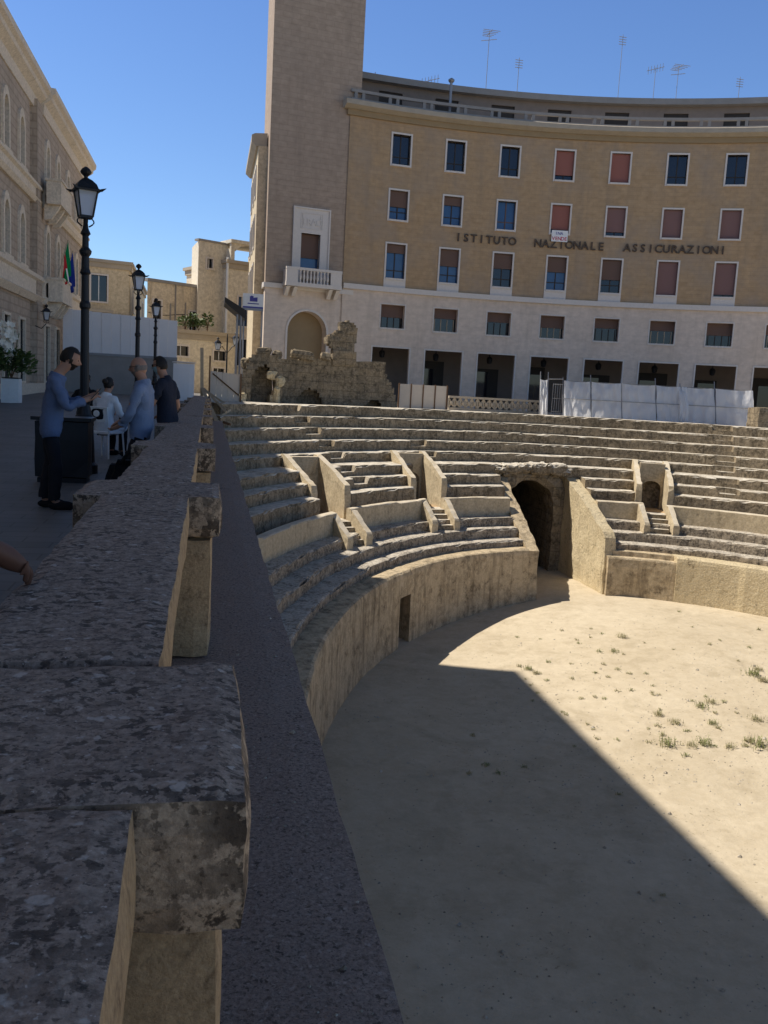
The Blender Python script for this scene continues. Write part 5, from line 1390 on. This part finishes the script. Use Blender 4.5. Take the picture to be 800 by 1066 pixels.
        q.x += math.copysign(.016, p.x)*math.exp(-((p.y+.05)/.16)**2-((p.z+.05)/.26)**2) if abs(p.x) > .6 else 0
        return hc+tilt @ (q*k)
    def shell(keep=None, k=1.0, nu=36, nv=26, jit=0.0):
        vs, fs, ps = [], [], []
        for j in range(nv+1):
            for i in range(nu):
                th, p_ = 2*math.pi*i/nu, math.pi*j/nv; p = Vector((math.sin(th)*math.sin(p_), math.cos(th)*math.sin(p_), math.cos(p_)))
                ps.append(p); vs.append(hsurf(p, k+(jit*nz(p, 6, 4) if jit else 0)))
        for j in range(nv):
            for i in range(nu):
                f = (j*nu+i, (j+1)*nu+i, (j+1)*nu+(i+1) % nu, j*nu+(i+1) % nu)
                if keep is None or keep(sum((ps[q] for q in f), Vector())/4): fs.append(f)
        return vs, fs
    import bmesh
    vs, fs = shell(); bm = bmesh.new(); bm.from_mesh(me); nv_ = [bm.verts.new(v) for v in vs]
    for f in fs:
        try: bm.faces.new([nv_[i] for i in f]).smooth = True
        except ValueError: pass
    bm.to_mesh(me); bm.free()
    for p in me.polygons: p.use_smooth = True
    def sh_obj(name, mat, keep, k, jit=0.0):
        vs, fs = shell(keep, k, jit=jit); m = bpy.data.meshes.new(name); m.from_pydata(vs, [], fs); m.materials.append(M_[mat])
        for p in m.polygons: p.use_smooth = True
        o = bpy.data.objects.new(name, m); COL.objects.link(o); o.parent = t; return o
    if not bald: sh_obj('hair', hair, lambda p: p.z > .62-.12*abs(p.x) or (p.y < .12 and p.z > -.1) or (p.y < -.25 and p.z > -.5), 1.09, .05)
    else: sh_obj('hair', hair, lambda p: p.y < .1 and -.38 < p.z < .22+.1*p.y, 1.02)
    if ponytail: blob('hair_bun', hc+Vector((0, -.115, .05)), (.05, .05, .05), hair, t, jit=.1)
    if beard: sh_obj('beard', beard, lambda p: (p.z < -.38 and p.y > -.05 and not (abs(p.x) < .3 and -.58 < p.z < -.46 and p.y > .5)) or (p.y > -.05 and p.y < .4 and -.42 < p.z < .0 and abs(p.x) > .6), 1.04, .03)
    if mask: sh_obj('face_mask', mask, lambda p: p.z < -.12 and p.z > -.95 and p.y > .15, 1.07)
    sv = PINV[t.name]; PINV[t.name] = Matrix.Identity(4)
    if glasses:
        me_ = MB(); P_ = lambda x, y, z: hc+tilt @ Vector((x, y, z))
        for s in (-1, 1):
            me_.tube([P_(s*.031+.022*math.cos(k*math.pi/5), .095, .008+.018*math.sin(k*math.pi/5)) for k in range(11)], .003, 5)
            me_.tube([P_(s*.053, .093, .012), P_(s*.082, .06, .012), P_(s*.086, -.01, .008)], .003, 5)
        me_.tube([P_(-.009, .098, .012), P_(.009, .098, .012)], .003, 5); g_ = me_.build('glasses', 'phone', t)
        if glasses == 2:
            for s in (-1, 1): blob('lens', P_(s*.031, .094, .008), (.021, .004, .017), 'phone', t, n=(10, 8))
    for s in (-1, 1): blob('eye', hc+tilt @ Vector((s*.030, .084, .008)), (.011, .006, .006), 'phone', t, n=(8, 6))
    me_ = MB(); me_.tube([tuple(hc+tilt @ Vector(q)) for q in ((-.022, .086, -.06), (0, .095, -.06), (.022, .086, -.06))], .004, 5); me_.build('mouth', 'maroon', t); PINV[t.name] = sv
    return t
def stand(h, sp=.1, fl=0.0, fr=0.0): return {-1: ((-.085, 0, h-.06), (-sp, .03+fl*.5, .5), (-sp, -.02+fl, .085), (-sp*1.2, .13+fl, .035)), 1: ((.085, 0, h-.06), (sp, .03+fr*.5, .5), (sp, -.02+fr, .085), (sp*1.2, .13+fr, .035))}
# 1: man looking at his phone
m1 = person('standing man in a blue shirt and dark trousers looking down at his phone', (-1.6, 9.72, 0), R(-82), lean=.14, hip=.90,
    arms={-1: ((-.27, .17, 1.12), (-.13, .36, 1.20), (-.08, .43, 1.24)), 1: ((.27, .17, 1.10), (.13, .36, 1.19), (.08, .43, 1.22))},
    legs=stand(.90, .09, -.05, .06), head=(.7, 0), shirt='denim', beard='hair', build=1.0, scale=.965)
ph_ = thing('phone', 'black phone held by the standing man in the blue shirt', 'phone', (-1.1, 9.66, 1.23), R(-82))
mb = MB(); fr = lambda x, y, z: Vector((-1.145, 9.68, 1.217))+Matrix.Rotation(R(-82), 3, 'Z') @ (Matrix.Rotation(R(50), 3, 'X') @ Vector((x, y, z)))
mb.box(-.038, .038, -.075, .075, -.004, .004, fr=fr); mb.build('case', 'phone', ph_)
mb = MB(); mb.box(-.034, .034, -.068, .068, .0042, .005, fr=fr); mb.build('screen', 'glass_blue', ph_)
# 2: bald man facing him, leaning back on the parapet
m2 = person('bald bearded man in a pale blue shirt leaning against the parapet and facing left', (-.76, 10.75, 0), R(78), lean=-.03, hip=.84,
    arms={-1: ((-.26, .06, 1.03), (-.16, .22, .86), (-.12, .29, .83)), 1: ((.26, .10, 1.05), (.12, .26, .92), (.08, .32, .88))},
    legs=stand(.84, .1, .12, .2), head=(.35, 0), shirt='denim2', bald=True, hair='greyhair', beard='greyhair', glasses=True, build=1.12, scale=.975)
# 3: man in dark tee leaning his forearm on the parapet
m3 = person('man in a dark tee shirt and sunglasses resting a forearm on the parapet', (-.52, 12.1, 0), R(66), lean=.10, hip=.90,
    arms={-1: ((-.26, .14, 1.05), (-.06, .26, 1.0), (0, .30, 1.0)), 1: ((.30, .0, 1.06), (.36, .24, .93), (.38, .32, .92))},
    legs=stand(.90, .1), head=(.3, 0), shirt='tee', sleeves=.62, glasses=2, scale=.97, mask='maskblue')
# 4/5: two people seated at the cafe beyond
def sit(): return {-1: ((-.09, .02, .48), (-.11, .43, .50), (-.11, .40, .085), (-.11, .53, .035)), 1: ((.09, .02, .48), (.12, .43, .50), (.12, .40, .085), (.12, .53, .035))}
m4 = person('seated woman in a white top on a white chair seen from behind', (-1.75, 15.9, pz(16)), R(-28), lean=.16, hip=.52,
    arms={-1: ((-.25, .12, .74), (-.16, .34, .72), (-.12, .40, .72)), 1: ((.25, .12, .74), (.16, .34, .72), (.12, .40, .72))},
    legs=sit(), shirt='whitetee', hair='hair', ponytail=True)
m5 = person('seated woman in black facing the camera at the cafe beyond the lamp post', (-2.25, 17.6, pz(17.6)), R(165), lean=.05, hip=.56,
    arms={-1: ((-.25, .12, .80), (-.12, .28, .9), (-.1, .3, .96)), 1: ((.25, .12, .80), (.14, .34, .78), (.10, .4, .78))},
    legs=sit(), shirt='blackcloth', hair='hair', ponytail=True)
# 6: someone at the left edge, only a forearm reaching the parapet is in view
m6 = person('person at the left picture edge with one maroon sleeved forearm on the near parapet', (-1.005, 2.42, 0), R(-82), lean=.1, hip=.93,
    arms={-1: ((-.26, .02, 1.10), (-.26, .16, .88), (-.25, .2, .83)), 1: ((.24, .24, 1.14), (.06, .44, .975), (.02, .50, .925))},
    legs=stand(.93, .1), shirt='maroon', hair='hair', tone='skin_tan')
def chair(loc, rz, label, mat='whitepaint'):
    t = thing('chair', label, 'chair', loc, rz, 'cafe chairs'); sv = PINV[t.name]; PINV[t.name] = Matrix.Identity(4)
    mb = MB(); mb.box(-.22, .22, -.2, .24, .42, .45); mb.build('seat', mat, t)
    mb = MB(); mb.tube([(-.21, -.2, .45), (-.22, -.27, .86), (.22, -.27, .86), (.21, -.2, .45)], .018, 6); mb.box(-.2, .2, -.275, -.255, .62, .86); mb.build('backrest', mat, t)
    for x in (-.2, .2):
        for y in (-.19, .22):
            mb = MB(); mb.tube([(x, y, .43), (x*1.12, y*1.15, 0)], .016, 6); mb.build('leg', mat, t)
    PINV[t.name] = sv; return t
chair((-1.72, 15.82, pz(15.8)), R(-28), 'white chair the woman in the white top sits on')
chair((-2.25, 17.72, pz(17.7)), R(165), 'white cafe chair under the woman in black')
tb = thing('cafe_table', 'small round dark cafe table between the two seated women', 'table', (-1.55, 16.75, pz(16.7)))
mb = MB(); mb.lathe((-1.55, 16.75, pz(16.7)), [(.33, .70), (.34, .72), (.33, .735)], 18); mb.build('tabletop', 'darkwood', tb)
mb = MB(); mb.lathe((-1.55, 16.75, pz(16.7)), [(.22, 0), (.2, .02), (.03, .05), (.03, .70)], 12); mb.build('pedestal', 'metal', tb)
# bag slung over the back of the white chair
P = Vector((-1.79, 15.58, .66+pz(15.6)))
bg_ = thing('shoulder_bag', 'small dark bag with a pale round emblem hanging on the white chair back', 'bag', P, R(-28))
mb = MB(); q = lambda x, y, z: P+Matrix.Rotation(R(-28), 3, 'Z') @ Vector((x, y, z))
rough_box(mb, -.15, .13, -.06, .0, -.02, .2, .05, .008, fr=q, bev=.03); mb.build('pouch', 'blackcloth', bg_)
mb = MB(); mb.prism([(.055*math.cos(k*.524), .1+.055*math.sin(k*.524)) for k in range(12)], -.085, -.066, lambda a, b, d: q(a, d, b)); mb.build('emblem', 'whitepaint', bg_)
# black rucksack leaning at the foot of the parapet
rk = thing('rucksack', 'black rucksack slumped at the foot of the parapet in front of the bald man', 'rucksack', (-.98, 10.2, 0))
mb = MB()
rough_box(mb, -1.16, -.80, 10.05, 10.35, 0.0, .50, .06, .03, fr=lambda x, y, z: Vector((-.98+(x+.98)*(1-.35*z)+.22*z, y, z)), bev=.08, off=4); mb.build('bag_body', 'blackcloth', rk)
mb = MB(); mb.tube([(-.92, 10.06, .48), (-.82, 10.03, .62), (-.74, 10.1, .66), (-.78, 10.22, .5)], .02, 5); mb.build('strap', 'blackcloth', rk)
# dark cabinet behind the man
ub = thing('litter_cabinet', 'dark grey metal street cabinet standing behind the man with the phone', 'cabinet', (-1.8, 12.7, 0))
mb = MB(); rough_box(mb, -2.18, -1.50, 12.0, 12.45, .06, .80, .2, .003, bev=.015); mb.build('body', 'metal', ub)
mb = MB(); mb.box(-2.21, -1.47, 11.97, 12.48, .80, .845); mb.build('lid', 'metal', ub); mb = MB(); mb.box(-2.14, -1.54, 12.03, 12.42, 0, .06); mb.build('foot', 'metal', ub)
# planter with shrub and white orchid by the palazzo
pl = thing('white_planter', 'tall white square planter in front of the palazzo wall', 'planter', (-6.45, 31.6, pz(31.6)))
z0 = pz(31.6)
mb = MB(); rough_box(mb, -6.72, -6.14, 31.35, 31.9, z0, z0+.82, .2, .004, bev=.015); mb.build('pot', 'whitepaint', pl)
mb = MB(); mb.box(-6.68, -6.18, 31.39, 31.86, z0+.821, z0+.85); mb.build('soil', 'darkwood', pl)
shrub('bushy_shrub', 'round green shrub growing in the tall white planter', 'shrub', (-6.43, 31.62, z0+.82), .95, .72, 900, seed=3, ls=.16)
oc = thing('white_orchid', 'tall spray of white orchid flowers rising above the green shrub', 'flowers', (-6.5, 31.5, z0+.84))
mb = MB()
for dx in (-.05, .12, .2): mb.tube([(-6.5, 31.5, z0+.84), (-6.5+dx, 31.45, z0+1.6), (-6.45+dx*1.6, 31.35, z0+2.5-abs(dx))], .015, 5)
mb.build('stem', 'leaf', oc)
mb = MB(); r_ = random.Random(5)
for k in range(46):
    zc = z0+1.35+r_.random()**.8*1.25; c = Vector((-6.42+r_.gauss(0, .13)-.10*(zc-z0-1.6), 31.4+r_.gauss(0, .08), zc))
    nrm = Vector((r_.uniform(-.3, .8), -1, r_.uniform(-.3, .4))).normalized(); a = nrm.cross(Vector((0, 0, 1))).normalized(); b = a.cross(nrm)
    for q in range(5):
        th = q*1.257+r_.uniform(-.2, .2); d = a*math.cos(th)+b*math.sin(th); e = nrm.cross(d)
        mb.poly([c, c+d*.06+e*.045+nrm*.01, c+d*.12+nrm*.02, c+d*.06-e*.045+nrm*.01])
mb.build('blooms', 'petal', oc)
chair((-7.0, 29.6, pz(29.6)), R(40), 'white chair left of the tall white planter by the palazzo')
ps = thing('projecting_sign', 'small blank white sign projecting from the palazzo wall at the left edge', 'sign', (-7.2, 31.9, 2.3))
P = aty(7, 360, 31.9)
mb = MB(); mb.box(P.x-.22, P.x+.22, 31.88, 31.93, P.z-.17, P.z+.15); mb.build('board', 'whitepaint', ps)
mb = MB(); mb.tube([(PX, 31.9, P.z+.2), (P.x+.2, 31.9, P.z+.2)], .02, 5); mb.build('bracket', 'metal', ps)

# ------------------------------------------------------------------ weeds and pebbles on the sand
def tuft_mesh(seed, h, n, spread):
    r_ = random.Random(seed); mb = MB()
    for k in range(n):
        a = r_.uniform(0, 6.28); b = Vector((r_.gauss(0, spread), r_.gauss(0, spread), 0)); hh = h*r_.uniform(.4, 1.1); ln = Vector((math.cos(a), math.sin(a), 0))*hh*r_.uniform(.1, .6)
        s_ = Vector((-math.sin(a), math.cos(a), 0))*.005
        p1 = b+ln*.4+Vector((0, 0, hh*.6)); p2 = b+ln+Vector((0, 0, hh))
        mb.poly([b-s_, b+s_, p1+s_*.8, p1-s_*.8]); mb.poly([p1-s_*.8, p1+s_*.8, p2])
        if k % 3 == 0:
            for q in range(3):
                c = b+ln*.3*q+Vector((0, 0, hh*(.3+.2*q))); d = Vector((r_.uniform(-1, 1), r_.uniform(-1, 1), r_.uniform(0, .6))).normalized()*.05; e = d.cross(Vector((0, 0, 1))).normalized()*.015
                mb.poly([c, c+d*.5+e, c+d, c+d*.5-e])
    return mb
def on_sand(x, y):
    z = -6.2
    for _ in range(6):
        P = atz(x, y, z); z = floor_z(P.x, P.y)
    P = atz(x, y, z); return Vector((P.x, P.y, z))
pts = [(240, 130, .5), (365, 180, .9), (385, 145, 1.1), (330, 180, .8), (470, 330, 1.0), (510, 352, 1.1), (490, 402, 1.6), (548, 405, 1.0), (580, 400, 1.4), (640, 408, .9), (705, 342, 1.1), (712, 405, 1.8), (690, 395, 1.0), (695, 235, 1.6), (720, 250, 1.3), (706, 222, .9), (572, 312, 1.2), (595, 300, .9), (600, 352, .9), (610, 362, .7), (340, 210, .6), (372, 222, .6), (400, 232, .6), (405, 272, .6), (455, 278, .5), (250, 330, .5), (208, 205, .6), (265, 245, .6), (160, 222, 1.0), (180, 232, .9), (140, 215, .7), (205, 248, .6), (310, 125, .4), (280, 160, .5), (320, 230, .5), (350, 240, .5), (440, 232, .5), (470, 282, .4), (625, 300, .6), (710, 128, .8), (660, 202, .4), (520, 85, .5), (470, 358, .7), (535, 428, .7), (480, 378, .8), (30, 380, .6), (60, 450, .7), (20, 470, .5), (90, 470, .6), (375, 520, .5), (480, 760, .3), (150, 455, .5)]
r_ = random.Random(23)
pts += [(r_.uniform(120, 720), r_.uniform(120, 420), r_.uniform(.3, .6)) for _ in range(45)]
variants = {}
for k, (x, y, s_) in enumerate(pts):
    P = on_sand(480+x/2.2875, 600+y/2.2875); v = k % 5
    big = s_ > .85
    key = (v, big)
    lab = 'small green weed tuft growing in the arena sand' if not big else 'larger green weed clump growing in the sunny arena sand'
    if key not in variants:
        variants[key] = tuft_mesh(v*3+big, .21 if big else .12, 70 if big else 22, .10 if big else .05).build('weed_tuft', 'weed' if v % 2 else 'drygrass'); o = variants[key]
    else:
        o = variants[key].copy(); COL.objects.link(o)
    o.location = P-Vector((0, 0, .01)); o.rotation_euler = (0, 0, k*1.7); o.scale = (.62*s_+.15,)*3 if big else (s_+.2,)*3
    tag(o, lab, 'weed', 'larger weed clumps on the sand' if big else 'small weed tufts on the sand')
mb = MB(); r_ = random.Random(11)
for k in range(1500):
    if r_.random() < .5: x, y = r_.uniform(480, 800), r_.uniform(640, 820)
    else: x, y = r_.uniform(350, 800), r_.uniform(690, 1060)
    P = on_sand(x, y); s_ = r_.uniform(.008, .028)
    if r_.random() < .04: s_ *= 2.2
    vs = [mb.vert(P+Vector((r_.uniform(.7, 1.2)*s_*a, r_.uniform(.7, 1.2)*s_*b, s_*c))) for a, b, c in ((1, 0, .1), (0, 1, .1), (-1, 0, .1), (0, -1, .1), (.1, 0, .9))]
    for q in range(4): mb.face((vs[q], vs[(q+1) % 4], vs[4]))
tag(mb.build('sand_pebbles', 'seat'), kind='stuff')
